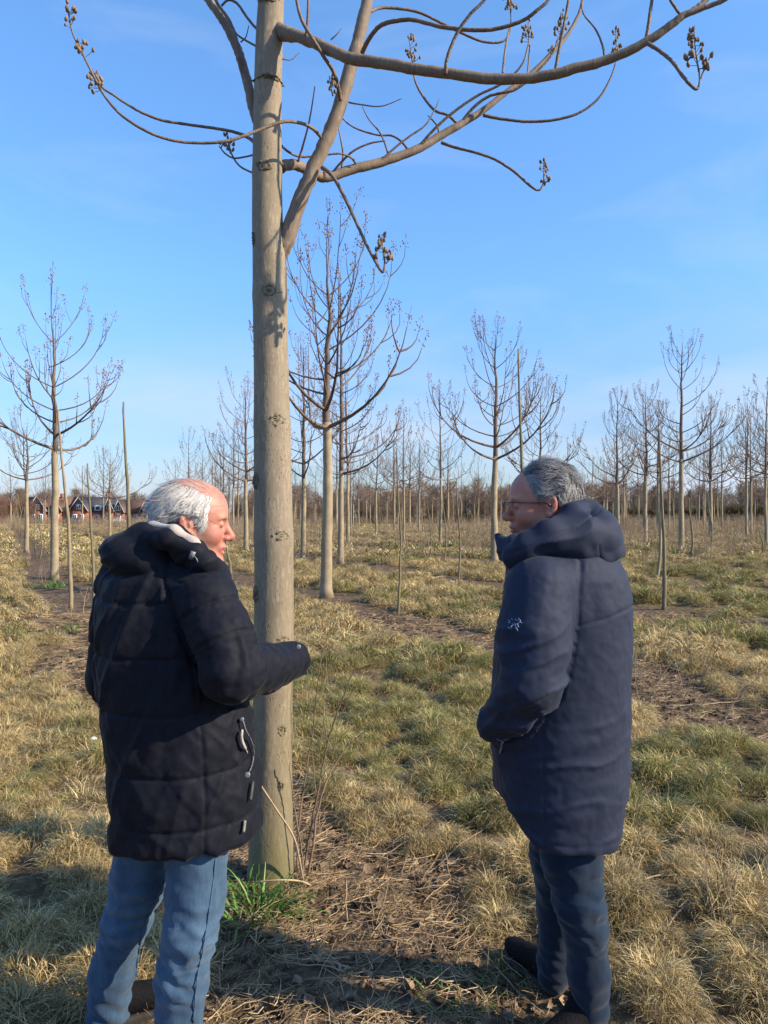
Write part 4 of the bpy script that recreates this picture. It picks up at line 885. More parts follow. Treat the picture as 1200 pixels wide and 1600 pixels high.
car(127, 'dark car parked before the middle brick house', M_car)
car(194, 'white car parked before the rightmost brick house', M_van)
# ------------------------------------------------------------------ bodies and clothes: distance fields turned into meshes
def sd_ell(P, c, r, A=None):
    q = P - np.asarray(c); 
    if A is not None: q = q @ A
    r = np.asarray(r, float); k0 = np.linalg.norm(q / r, axis=1); k1 = np.linalg.norm(q / r ** 2, axis=1)
    return np.where(k1 > 1e-6, k0 * (k0 - 1) / np.maximum(k1, 1e-6), -r.min())
def sd_cone(P, a, b, ra, rb_, flat=None):
    a = np.asarray(a, float); b = np.asarray(b, float); d = b - a; t = np.clip((P - a) @ d / (d @ d), 0, 1)
    return np.linalg.norm(P - a - t[:, None] * d, axis=1) - (ra + (rb_ - ra) * t)
def sd_chain(P, pts, rs, k=0.01):
    r = None
    for i_ in range(len(pts) - 1):
        q = sd_cone(P, pts[i_], pts[i_ + 1], rs[i_], rs[i_ + 1]); r = q if r is None else smin(r, q, k)
    return r
def smin(a, b, k):
    if k <= 0: return np.minimum(a, b)
    h = np.maximum(k - np.abs(a - b), 0) / k; return np.minimum(a, b) - h * h * k * .25
def smax(a, b, k): return -smin(-a, -b, k)
def sd_loft(P, z, cx, a, cy, b, pw=2.3):
    X = np.interp(P[:, 2], z, cx); A_ = np.interp(P[:, 2], z, a); Y = np.interp(P[:, 2], z, cy); B = np.interp(P[:, 2], z, b)
    u_ = np.abs(P[:, 0] - X) / A_; v_ = np.abs(P[:, 1] - Y) / B
    k0 = (u_ ** pw + v_ ** pw + 1e-9) ** (1 / pw)
    d = (k0 - 1) * np.minimum(A_, B) * .95
    return np.maximum(d, np.maximum(P[:, 2] - z.max(), z.min() - P[:, 2]))
def mesh_sdf(f, lo, hi, h):
    lo = np.asarray(lo, float); hi = np.asarray(hi, float); n = (np.ceil((hi - lo) / h).astype(int) // 4 + 1) * 4 + 1
    nc = (n - 1) // 4 + 1
    ax = [lo[i_] + np.arange(nc[i_]) * h * 4 for i_ in range(3)]
    G = np.stack(np.meshgrid(*ax, indexing='ij'), -1).reshape(-1, 3); C = f(G).reshape(nc)
    V = np.repeat(np.repeat(np.repeat(C, 4, 0), 4, 1), 4, 2)[:n[0], :n[1], :n[2]].copy()
    near = np.abs(C) < h * 12
    cellnear = np.zeros(nc, bool)
    nb = near.copy()
    for axx in range(3):
        nb = nb | np.roll(nb, 1, axx) | np.roll(nb, -1, axx)
    M = np.repeat(np.repeat(np.repeat(nb, 4, 0), 4, 1), 4, 2)[:n[0], :n[1], :n[2]]
    I = np.argwhere(M); vals = np.empty(len(I))
    for s_ in range(0, len(I), 400000): vals[s_:s_ + 400000] = f(lo + I[s_:s_ + 400000] * h)
    V[M] = vals
    ins = V < 0; s_ = np.zeros(n - 1, np.int8)
    for a in (0, 1):
        for b in (0, 1):
            for c in (0, 1): s_ += ins[a:n[0] - 1 + a, b:n[1] - 1 + b, c:n[2] - 1 + c]
    act = (s_ > 0) & (s_ < 8); I = np.argwhere(act); idx = np.full(act.shape, -1); idx[act] = np.arange(len(I))
    acc = np.zeros((len(I), 3)); cn = np.zeros(len(I))
    for a0 in range(3):
        o1, o2 = [q for q in range(3) if q != a0]
        for b in (0, 1):
            for c in (0, 1):
                A_ = I.copy(); A_[:, o1] += b; A_[:, o2] += c; B = A_.copy(); B[:, a0] += 1
                va = V[tuple(A_.T)]; vb = V[tuple(B.T)]; cr_ = (va < 0) != (vb < 0); t = np.where(cr_, va / np.where(cr_, va - vb, 1), 0)
                p = A_.astype(float); p[:, a0] += t; acc += p * cr_[:, None]; cn += cr_
    Pv = lo + acc / np.maximum(cn, 1)[:, None] * h
    Fs = []
    for a0 in range(3):
        o1, o2 = (a0 + 1) % 3, (a0 + 2) % 3
        s0 = [slice(None)] * 3; s1 = [slice(None)] * 3; s0[a0] = slice(0, n[a0] - 1); s1[a0] = slice(1, n[a0])
        d = ins[tuple(s0)] != ins[tuple(s1)]; E = np.argwhere(d); E = E[(E[:, o1] > 0) & (E[:, o2] > 0) & (E[:, o1] < n[o1] - 1) & (E[:, o2] < n[o2] - 1)]
        fl = ins[tuple(s0)][tuple(E.T)]
        q = []
        for b, c in ((1, 1), (0, 1), (0, 0), (1, 0)):
            K = E.copy(); K[:, o1] -= b; K[:, o2] -= c; q.append(idx[tuple(K.T)])
        q = np.stack(q, 1); q[~fl] = q[~fl][:, ::-1]; q = q[(q >= 0).all(1)]; Fs.append(q)
    return Pv, np.concatenate(Fs)
def vnormals(V, Fq):
    n = np.cross(V[Fq[:, 2]] - V[Fq[:, 0]], V[Fq[:, 3]] - V[Fq[:, 1]]); r = np.zeros_like(V)
    for k in range(4): np.add.at(r, Fq[:, k], n)
    return r / (np.linalg.norm(r, axis=1)[:, None] + 1e-12)
def relax(V, Fq, it=2, lam=.5):
    for _ in range(it):
        s_ = np.zeros_like(V); c = np.zeros(len(V))
        for k in range(4):
            a, b = Fq[:, k], Fq[:, (k + 1) % 4]; np.add.at(s_, a, V[b]); np.add.at(c, a, 1); np.add.at(s_, b, V[a]); np.add.at(c, b, 1)
        V = V + lam * (s_ / np.maximum(c, 1)[:, None] - V)
    return V
def ridged(P, seed, oct=2): return 1 - np.abs(2 * fbm(P, seed, oct) - 1) * 2
def sdf_obj(name, f, lo, hi, h, m, parent, o_, disp=None, rl=2, tint=None):
    V, Fq = mesh_sdf(f, lo, hi, h); V = relax(V, Fq, rl)
    if disp is not None: n = vnormals(V, Fq); V = V + n * disp(V, n)[:, None]
    mb = MB(); mb.add(V, Fq, None if tint is None else tint(V)); ob = mb.obj(name, m, parent, origin=o_)
    return ob, V, Fq

# ---- skin, hair, cloth materials
def skin_mat(name, base, red, k=1.0):
    m = mat(name, base, rough=.52, var=red, scale=16, detail=4, bump=.18, bscale=240, sub=.12, spec=.4, dist=.003, tint=True, vmin=.38, vmax=.68); return m
M_skin1 = skin_mat('skin_ruddy', (0.40, 0.205, 0.14), (0.42, 0.155, 0.11))
M_skin2 = skin_mat('skin_tanned', (0.40, 0.195, 0.13), (0.40, 0.15, 0.105))
M_hair1 = mat('white_hair', (0.50, 0.465, 0.43), rough=.55, tint=True, spec=.4)
M_hair2 = mat('grey_hair', (0.17, 0.16, 0.155), rough=.5, tint=True, spec=.45)
M_eye = mat('eye', (0.75, 0.70, 0.66), rough=.2, spec=.6)
def cloth(name, base, var, rough=.62, sc_=55, bump=.35, bs=(1, 1, 1), sheen=.25, dist=.004, bsc=260):
    m = mat(name, base, rough=rough, var=var, scale=sc_, detail=3, bump=bump, bscale=bsc, sheen=sheen, spec=.16, dist=dist)
    t = m.node_tree; fine = [n for n in t.nodes if n.bl_idname == 'ShaderNodeBump'][0]; b = t.nodes['Principled BSDF']; co = [n for n in t.nodes if n.bl_idname == 'ShaderNodeTexCoord'][0]
    mm = N(t, 'ShaderNodeMapping'); mm.inputs['Scale'].default_value = (1, 1, .5); mm.inputs['Rotation'].default_value = (0, R(25), 0); t.links.new(co.outputs['Object'], mm.inputs[0])
    nn = N(t, 'ShaderNodeTexNoise', noise_type='RIDGED_MULTIFRACTAL'); nn.inputs['Scale'].default_value = 9; nn.inputs['Detail'].default_value = 3; nn.inputs['Distortion'].default_value = .8; t.links.new(mm.outputs[0], nn.inputs['Vector'])
    cb = N(t, 'ShaderNodeBump'); cb.inputs['Strength'].default_value = .45; cb.inputs['Distance'].default_value = .012; t.links.new(nn.outputs['Fac'], cb.inputs['Height']); t.links.new(fine.outputs[0], cb.inputs['Normal']); t.links.new(cb.outputs[0], b.inputs['Normal']); return m
M_jk1 = cloth('black_jacket_cloth', (0.0042, 0.0048, 0.0095), (0.0065, 0.0074, 0.0135), sheen=.04, rough=.72, bump=.15)
M_jk1s = cloth('black_jacket_side', (0.0115, 0.012, 0.015), (0.016, 0.017, 0.021), sheen=.08)
M_jk2 = cloth('navy_coat_cloth', (0.0165, 0.0215, 0.041), (0.0195, 0.025, 0.047), sheen=.05, rough=.70, bump=.12)
M_lin = cloth('beige_lining', (0.42, 0.36, 0.31), (0.36, 0.31, 0.27))
M_met = mat('metal', (0.13, 0.14, 0.16), rough=.35, spec=.8)
M_shoe = mat('dark_shoe', (0.007, 0.0065, 0.008), rough=.8, bump=.3, bscale=80, spec=.08)
M_sole = mat('shoe_sole', (0.03, 0.027, 0.024), rough=.8)
M_seam = mat('seam_thread', (0.014, 0.016, 0.026), rough=.8)
def denim(name, dark, light):
    m = bpy.data.materials.new(name); m.use_nodes = True; t = m.node_tree; b = t.nodes['Principled BSDF']; l = t.links.new
    b.inputs['Roughness'].default_value = .85; b.inputs['Specular IOR Level'].default_value = .15; b.inputs['Sheen Weight'].default_value = .15
    co = N(t, 'ShaderNodeTexCoord')
    def nzz(s, sc_, det):
        mm = N(t, 'ShaderNodeMapping'); mm.inputs['Scale'].default_value = s; l(co.outputs['Object'], mm.inputs[0]); n = N(t, 'ShaderNodeTexNoise'); n.inputs['Scale'].default_value = sc_; n.inputs['Detail'].default_value = det; l(mm.outputs[0], n.inputs['Vector']); return n.outputs['Fac']
    at = N(t, 'ShaderNodeAttribute', attribute_name='tint')
    a1 = N(t, 'ShaderNodeMath', operation='MULTIPLY_ADD'); l(nzz((1, 1, .35), 16, 5), a1.inputs[0]); a1.inputs[1].default_value = .9; l(at.outputs['Fac'], a1.inputs[2])
    a2 = N(t, 'ShaderNodeMath', operation='MULTIPLY_ADD'); l(nzz((1, 1, .12), 260, 2), a2.inputs[0]); a2.inputs[1].default_value = .45; l(a1.outputs[0], a2.inputs[2])
    r = N(t, 'ShaderNodeMapRange'); r.inputs['From Min'].default_value = .45; r.inputs['From Max'].default_value = 1.7; l(a2.outputs[0], r.inputs['Value'])
    mx_ = N(t, 'ShaderNodeMix', data_type='RGBA'); mx_.inputs[6].default_value = (*dark, 1); mx_.inputs[7].default_value = (*light, 1); l(r.outputs[0], mx_.inputs[0]); l(mx_.outputs[2], b.inputs['Base Color'])
    bn = N(t, 'ShaderNodeBump'); bn.inputs['Strength'].default_value = .4; bn.inputs['Distance'].default_value = .002; l(nzz((1, 1, .3), 400, 2), bn.inputs['Height']); l(bn.outputs[0], b.inputs['Normal'])
    return m
M_jean1 = denim('blue_jeans', (0.013, 0.037, 0.080), (0.105, 0.175, 0.25))
M_jean2 = denim('dark_jeans', (0.002, 0.008, 0.022), (0.012, 0.033, 0.064))

# ---- head in its own frame: +x is where the face looks, +z up, origin between the ears
def head_sdf(P, who):
    S = P.copy(); S[:, 1] = np.abs(S[:, 1])
    d = sd_ell(P, (-.012, 0, .042), (.100, .078, .086))
    d = smin(d, sd_ell(P, (.030, 0, .030), (.066, .068, .074)), .03)
    d = smin(d, sd_ell(P, (.038, 0, -.035), (.050, .056, .075)), .035)
    d = smin(d, sd_cone(S, (-.004, .052, -.045), (.064, .017, -.104), .022, .020), .03)
    d = smin(d, sd_ell(P, (.080, 0, -.104), (.020, .022, .017)), .018)
    d = smin(d, sd_ell(S, (.058, .040, -.028), (.030, .024, .026)), .022)          # cheek
    d = smin(d, sd_ell(P, (.040, 0, -.100), (.05, .035, .02)), .03)
    d = smin(d, sd_ell(S, (.074, .026, .026), (.022, .026, .010), euler(0, R(8), 0)), .014)     # brow
    d = smax(d, -sd_ell(S, (.098, .034, .006), (.020, .019, .014)), .014)          # socket
    d = smin(d, sd_cone(P, (.088, 0, .016), (.115, 0, -.024), .0075, .0115), .012)  # nose
    d = smin(d, sd_ell(P, (.112, 0, -.030), (.0135, .0125, .0105)), .008)
    d = smin(d, sd_ell(S, (.101, .013, -.033), (.012, .0075, .0085)), .006)
    d = smax(d, -sd_ell(S, (.104, .0065, -.0415), (.006, .0035, .004)), .003)
    d = smin(d, sd_ell(P, (.086, 0, -.060), (.017, .026, .018)), .015)             # muzzle
    op = .004 if who == 1 else .0
    d = smin(d, sd_ell(P, (.098, 0, -.0585), (.0085, .021, .0058)), .006)
    d = smin(d, sd_ell(P, (.0945, 0, -.0715 - op), (.0085, .018, .0062)), .006)
    d = smax(d, -sd_ell(P, (.106, 0, -.065 - op * .5), (.014, .024, .0014 + op * .6)), .003)
    d = smin(d, sd_ell(S, (.0815, .0325, .006), (.0125, .0145, .0115)), .003)      # lids over the eyeball
    d = smax(d, -sd_ell(S, (.099, .034, .0035), (.0085, .015, .0018)), .002)       # eye slit
    # fold from nose to mouth
    d = smax(d, -sd_cone(S, (.100, .022, -.040), (.086, .034, -.070), .0022, .0018), .006)
    neck = sd_cone(P, (-.020, 0, -.06), (-.045, 0, -.19), .058, .062); d = smin(d, neck, .03)
    # ear
    A = euler(0, R(-14), R(-18)); ec = np.array((-.010, .079, -.002))
    Q = (S - ec) @ A
    e = sd_ell(Q, (0, 0, 0), (.0185, .007, .033)); e = smax(e, -sd_ell(Q, (.002, .007, .003), (.0115, .006, .022)), .004)
    e = smin(e, sd_ell(Q, (.001, .001, -.026), (.010, .006, .009)), .006); e = smin(e, sd_ell(Q, (.010, .003, -.004), (.004, .004, .007)), .004)
    e = smin(e, sd_cone(Q, (-.006, .005, .012), (-.004, .004, -.014), .0022, .0022), .003)
    return smin(d, e, .006)
class Frame:
    def __init__(s, c, fwd_yaw, pitch, roll, sc_): s.c = np.asarray(c, float); s.s = sc_; s.A = euler(0, 0, fwd_yaw) @ euler(0, pitch, 0) @ euler(roll, 0, 0)
    def to(s, q): return s.c + s.s * (np.asarray(q, float) @ s.A.T)
    def inv(s, P): return ((P - s.c) / s.s) @ s.A
def hand_sdf(P, wrist, dirv, nrm, curl=.5, s=1.0, side=1):
    """palm, four unequal bent fingers and a thumb from the side of the palm"""
    x = np.asarray(dirv, float); x /= np.linalg.norm(x); z = np.asarray(nrm, float); z -= x * (x @ z); z /= np.linalg.norm(z); y = np.cross(z, x) * side
    A = np.stack([x, y, z], 1); Q = (P - np.asarray(wrist)) @ A / s
    d = sd_ell(Q, (.050, 0, 0), (.050, .040, .014)); d = smin(d, sd_cone(Q, (0, 0, 0), (.03, 0, 0), .026, .024), .02)
    for k_, (yy, L_) in enumerate(((-.030, .062), (-.010, .074), (.010, .080), (.029, .072))):
        p = np.array([.088 - .004 * abs(k_ - 2), yy, 0.]); a_ = curl * (.45 + .08 * k_); r_ = .0085; pr = p - [.03, 0, 0]
        for sg in range(3):
            l_ = L_ * (.45, .31, .24)[sg]; q = p + l_ * np.array([math.cos(a_), .02 * (k_ - 1.5), -math.sin(a_)])
            c_ = sd_cone(Q, p if sg else pr, q, r_, r_ - .0007); d = smin(d, c_, .004); p = q; a_ += curl * .9; r_ -= .0007
    p = np.array([.018, .026, -.002]); q = np.array([.048, .056, -.014]); r2 = np.array([.078, .060, -.022])
    d = smin(d, sd_cone(Q, p, q, .014, .010), .01); d = smin(d, sd_cone(Q, q, r2, .010, .0085), .004)
    return d * s
def strands(fr, roots, dirs, Ls, wid, lift, curl, n=6, base=(1, 1, 1), var=.25, seed=1, clump=0.5, gravity=.5, nrm=None):
    g = np.random.default_rng(seed); m_ = len(roots); P = roots.copy(); d = dirs / np.linalg.norm(dirs, axis=1)[:, None]
    V = np.zeros((m_, n * 2, 3)); ph = fbm(roots * 28, seed, 2) * 9
    for k_ in range(n):
        t_ = k_ / (n - 1); side = np.cross(d, nrm); side /= np.linalg.norm(side, axis=1)[:, None] + 1e-9
        side = side + g.normal(0, .25, (m_, 3)) * .3
        ww = wid * (1 - .7 * t_ ** 2) / 2; V[:, 2 * k_] = P - side * ww; V[:, 2 * k_ + 1] = P + side * ww
        wv = curl * np.sin(ph + t_ * 5)[:, None]
        P = P + (Ls / (n - 1))[:, None] * (d + side * wv + nrm * (lift * (1 - t_ * 1.6))[:, None] if np.ndim(lift) else d + side * wv + nrm * lift * (1 - t_ * 1.6))
    bi = np.arange(m_)[:, None] * 2 * n; Fq = np.concatenate([bi + np.array([[2 * k_, 2 * k_ + 1, 2 * k_ + 3, 2 * k_ + 2]]) for k_ in range(n - 1)], 0)
    c = np.asarray(base) * np.clip(g.normal(1, var, (m_, 1)), .25, 1.6) * (.75 + .5 * fbm(roots * 45, seed + 5, 2))[:, None]
    return fr.to(V.reshape(-1, 3)), Fq, np.repeat(c, 2 * n, 0)

def person_root(name, c, label): 
    e = empty(name, (c[0], c[1], gz1(c[0], c[1]))); tag(e, label, 'man'); return e, np.array(e.location)
def tab(rows, dc, O_=None):
    """rows: (py, x left px, x right px, half depth, centre depth) -> loft table"""
    rows = sorted(rows, key=lambda q: -q[0]); z = np.array([EYE - (q[0] - 795) / F * dc for q in rows])
    cx = np.array([((q[1] + q[2]) / 2 - 600) / F * q[4] for q in rows]); a = np.array([(q[2] - q[1]) / 2 / F * q[4] for q in rows])
    return z, cx, a, np.array([q[4] for q in rows]), np.array([q[3] for q in rows])
def shoe_sdf(P, heel, ang, s=1.0, zg=0.0):
    c, s_ = math.cos(ang), math.sin(ang); q = P - np.asarray(heel); Q = np.stack([q[:, 0] * c + q[:, 1] * s_, -q[:, 0] * s_ + q[:, 1] * c, q[:, 2]], 1) / s
    d = sd_ell(Q, (.06, 0, .035), (.075, .036, .04)); d = smin(d, sd_ell(Q, (.19, 0, .028), (.085, .046, .032)), .05); d = smin(d, sd_cone(Q, (.035, 0, .05), (.03, 0, .16), .042, .045), .03)
    d = smin(d, sd_cone(Q, (.05, 0, .06), (.16, 0, .03), .036, .036), .03); return smax(d, -(Q[:, 2] - .002), .004) * s
# ================================================================== the white-haired man (left)
D1 = 2.28
def w1(px, py, d=D1): return W(px, py, d)
pr1, O1 = person_root('person', (w1(272, 795)[0], D1), 'white-haired balding man in black quilted jacket and blue jeans, right arm bent')
F1 = Frame(w1(300, 817, 2.27), R(9), R(7), R(0), 1.03)
def clip_frame(fr, lo, hi):
    c = np.array([[a, b, c_] for a in (lo[0], hi[0]) for b in (lo[1], hi[1]) for c_ in (lo[2], hi[2])]); q = fr.to(c); return q.min(0), q.max(0)
lo, hi = clip_frame(F1, (-.13, -.11, -.20), (.14, .11, .14))
# body: head and neck with face, ears; the hand grows from a forearm inside the sleeve
el1 = w1(362, 1050, 2.08); wr1 = w1(452, 1033, 2.36)
fd = (wr1 - el1) / np.linalg.norm(wr1 - el1)
sh1 = w1(322, 938, 2.14)
def body1(P):
    d = head_sdf(F1.inv(P), 1) * F1.s
    return d
def skin_tint1(V):
    q = F1.inv(V); t_ = np.ones((len(V), 3))
    red = .8 * np.clip(fbm(q * 38, 21, 3) - .45, 0, 1) * 2 + np.exp(-(((q[:, 0] - .112) / .018) ** 2 + ((q[:, 2] + .025) / .02) ** 2)) + .6 * np.exp(-(((np.abs(q[:, 1]) - .08) / .015) ** 2 + ((q[:, 2]) / .04) ** 2)) + .4 * (q[:, 2] > .06) * np.clip((q[:, 2] - .06) / .04, 0, 1) + .3 * np.exp(-(((q[:, 0] - .06) / .03) ** 2 + ((q[:, 2] + .03) / .03) ** 2))
    lip = np.exp(-(((q[:, 0] - .10) / .012) ** 2 + ((q[:, 2] + .066) / .009) ** 2)) * (np.abs(q[:, 1]) < .026)
    t_[:, 1] *= 1 - .22 * red - .25 * lip; t_[:, 2] *= 1 - .22 * red - .22 * lip; return t_
def wrinkle1(V, n):
    q = F1.inv(V); S = np.abs(q[:, 1]); d = np.zeros(len(V))
    for k_, zc in enumerate((.055, .068, .082)):                         # forehead lines
        d -= .0009 * np.exp(-((q[:, 2] - zc - .004 * np.sin(S * 60)) / .0018) ** 2) * np.clip((q[:, 0] - .055) / .02, 0, 1)
    for a_ in (-.35, 0, .35):                                            # crow's feet
        d -= .0011 * np.exp(-(((q[:, 2] - .004) - (-(q[:, 0] - .075)) * a_) / .0013) ** 2) * np.clip((.078 - q[:, 0]) / .006, 0, 1) * np.clip((q[:, 0] - .045) / .01, 0, 1)
    d += .0008 * (fbm(q * 60, 4, 3) - .5) * 2
    return d
b1, V1, Q1 = sdf_obj('head', body1, lo, hi, .0028, M_skin1, pr1, O1, wrinkle1, 2, skin_tint1)
for s_ in (-1, 1):
    mb = MB(); g_ = ICO; uu, vv = np.meshgrid(np.linspace(0, math.pi, 9), np.linspace(0, 2 * math.pi, 12, endpoint=False), indexing='ij')
    V_ = np.stack([np.sin(uu) * np.cos(vv), np.sin(uu) * np.sin(vv), np.cos(uu)], -1).reshape(-1, 3) * .0118
    i, j = np.meshgrid(np.arange(8), np.arange(12), indexing='ij'); i = i.ravel(); j = j.ravel()
    EYEF = np.stack([i * 12 + j, (i + 1) * 12 + j, (i + 1) * 12 + (j + 1) % 12, i * 12 + (j + 1) % 12], 1); EYEV = V_
    mb.add(F1.to(V_ + [.0795, .0325 * s_, .005]), EYEF); mb.obj('eye', M_eye, b1, origin=O1)
# hair: close cap plus strands swept back and down, the crown bald
g = np.random.default_rng(5)
def scalp(n, inside, fr, who, seed):
    g = np.random.default_rng(seed); u_ = g.normal(0, 1, (n * 3, 3)); u_ /= np.linalg.norm(u_, axis=1)[:, None]
    P = np.array([-.012, 0, .042]) + u_ * [.100, .078, .086]
    for _ in range(4): 
        e_ = .001; d0 = head_only(P, who); gr_ = np.stack([(head_only(P + np.eye(3)[k_] * e_, who) - d0) / e_ for k_ in range(3)], 1); P = P - gr_ * d0[:, None] * .8
    nn = gr_ / (np.linalg.norm(gr_, axis=1)[:, None] + 1e-9); k_ = inside(P) & (np.abs(head_only(P, who)) < .004); return P[k_][:n], nn[k_][:n]
def head_only(P, who):
    d = sd_ell(P, (-.012, 0, .042), (.100, .078, .086)); d = smin(d, sd_ell(P, (.030, 0, .030), (.066, .068, .074)), .03); d = smin(d, sd_ell(P, (.038, 0, -.035), (.050, .056, .075)), .035)
    return smin(d, sd_cone(P, (-.020, 0, -.06), (-.045, 0, -.19), .058, .062), .03)
def region1(P):
    x, y, z = P.T; ay = np.abs(y)
    top = .106 - .28 * np.clip(x + .03, -.05, .1) + .016 * (fbm(P * 40, 8, 2) - .5) 
    r = (z < top) & (z > -.075 + .5 * np.clip(x + .03, 0, .1)) & (x < .052 - .1 * (z < -.0) )
    r &= ~((np.hypot(x + .010, z + .002) < .026) & (ay > .05)); r &= ~((x > .012) & (z < -.012)); r &= ~((x > -.015) & (z < -.03)); return r & (x < .05)
P_, n_ = scalp(14000, region1, F1, 1, 3)
keep_ = g.uniform(0, 1, len(P_)) < np.clip((.108 - P_[:, 2]) / .026, .15, 1) * np.clip((.054 - P_[:, 0]) / .016, .15, 1); P_, n_ = P_[keep_], n_[keep_]
dr = np.stack([-.55 - .4 * np.clip(P_[:, 2] / .05, -1, 1) * 0, np.sign(P_[:, 1]) * .0, np.full(len(P_), -.95)], 1); dr[:, 0] = np.where(P_[:, 0] > .02, -.30, -.45); dr[P_[:, 0] < -.08, 0] = -.35
dr -= n_ * np.sum(dr * n_, axis=1)[:, None]; Ls = g.uniform(.028, .062, len(P_)); Ls[P_[:, 0] < -.07] *= 1.1; Ls[P_[:, 2] < -.03] *= .6; Ls[(P_[:, 0] > .02)] *= .6
ear_ = (P_[:, 0] > -.045) & (P_[:, 0] < .035) & (np.abs(P_[:, 1]) > .045); Ls[ear_] = np.clip((P_[ear_, 2] - .018), .006, .05)
V_, Fq, C_ = strands(F1, P_ + n_ * .001, dr, Ls, .0014, np.where(ear_, .03, np.where(P_[:, 0] < -.06, .20, .13)), .26, 6, (1, 1, .99), .24, 7, nrm=n_)
mb = MB(); mb.add(V_, Fq, C_); 
# wispy thin strands on the crown
P_, n_ = scalp(420, lambda P: (P[:, 2] > .075) & (P[:, 0] < .05), F1, 1, 13); dr = np.stack([np.full(len(P_), -1.), g.normal(0, .3, len(P_)), np.zeros(len(P_))], 1); dr -= n_ * np.sum(dr * n_, axis=1)[:, None]
V_, Fq, C_ = strands(F1, P_, dr, g.uniform(.02, .04, len(P_)), .0009, .10, .2, 6, (.9, .88, .84), .1, 8, nrm=n_); mb.add(V_, Fq, C_)
# eyebrow
P_ = np.array([[.0915, s_ * y_, .0235 + .004 * math.sin((y_ - .012) * 90)] for s_ in (-1, 1) for y_ in np.linspace(.012, .048, 40)]) + g.normal(0, .0012, (80, 3)); P_[:, 0] -= np.clip(np.abs(P_[:, 1]) - .02, 0, 1) ** 1.3 * 2.2
nb_ = np.tile([1., 0, .2], (80, 1)); dr = np.stack([np.full(80, .25), np.sign(P_[:, 1]), np.full(80, .1)], 1); V_, Fq, C_ = strands(F1, P_, dr, np.full(80, .010), .0013, .3, .1, 4, (.85, .8, .74), .1, 9, nrm=nb_); mb.add(V_, Fq, C_)
P_, n_ = scalp(380, region1, F1, 1, 75); dr = np.stack([-np.ones(len(P_)), g.normal(0, .3, len(P_)), -.6 + g.normal(0, .4, len(P_))], 1); V_, Fq, C_ = strands(F1, P_, dr, g.uniform(.03, .055, len(P_)), .0008, .45, .4, 7, (1, 1, 1), .2, 76, nrm=n_); mb.add(V_, Fq, C_)
h1 = mb.obj('hair', M_hair1, pr1, origin=O1)

# jacket
T1 = tab([(868, 250, 330, .085, 2.27), (885, 215, 346, .125, 2.27), (905, 176, 352, .155, 2.275), (940, 160, 362, .175, 2.28), (1000, 158, 366, .19, 2.28), (1060, 162, 372, .19, 2.28), (1100, 166, 384, .19, 2.28), (1150, 171, 392, .19, 2.28), (1220, 178, 400, .195, 2.28), (1290, 184, 403, .20, 2.28), (1345, 184, 402, .20, 2.28)], D1)
HEM1 = .703
wave = lambda V, f1, a1, s_: a1 * (fbm(V * f1, s_, 3) - .5) * 2
lsh = w1(190, 925, 2.33); lel = w1(176, 1062, 2.34); lha = w1(225, 1090, 2.50)
def jacket1(P):
    t_ = sd_loft(P, *T1); t_ = smax(t_, HEM1 + .012 * np.sin(P[:, 0] * 9) - P[:, 2], .012)
    sho = sd_chain(P, [w1(205, 905, 2.33), w1(285, 888, 2.26), sh1 + [-.012, .02, .008]], [.085, .085, .085], .03); t_ = smin(t_, sho, .06)
    ra = sd_chain(P, [sh1, (sh1 + el1) / 2 + [.012, -.01, 0], el1, (el1 + wr1) / 2 + [0, 0, -.006], wr1 + fd * .035], [.088, .082, .082, .070, .056], .03)
    ra = smax(ra, (P - (wr1 + fd * .045)) @ fd, .008)
    bore = sd_cone(P, wr1 + fd * .0, wr1 + fd * .1, .044, .048); ra = smax(ra, -bore, .006)
    la = sd_chain(P, [lsh, lel, lha], [.078, .070, .058], .02)
    return smin(smin(t_, la, .02), ra, .018)
def uv1(V): 
    z, cx, a, cy, b = T1; X = np.interp(V[:, 2], z, cx); Y = np.interp(V[:, 2], z, cy); return np.arctan2(-(V[:, 1] - Y), V[:, 0] - X)   # 90 deg faces the camera
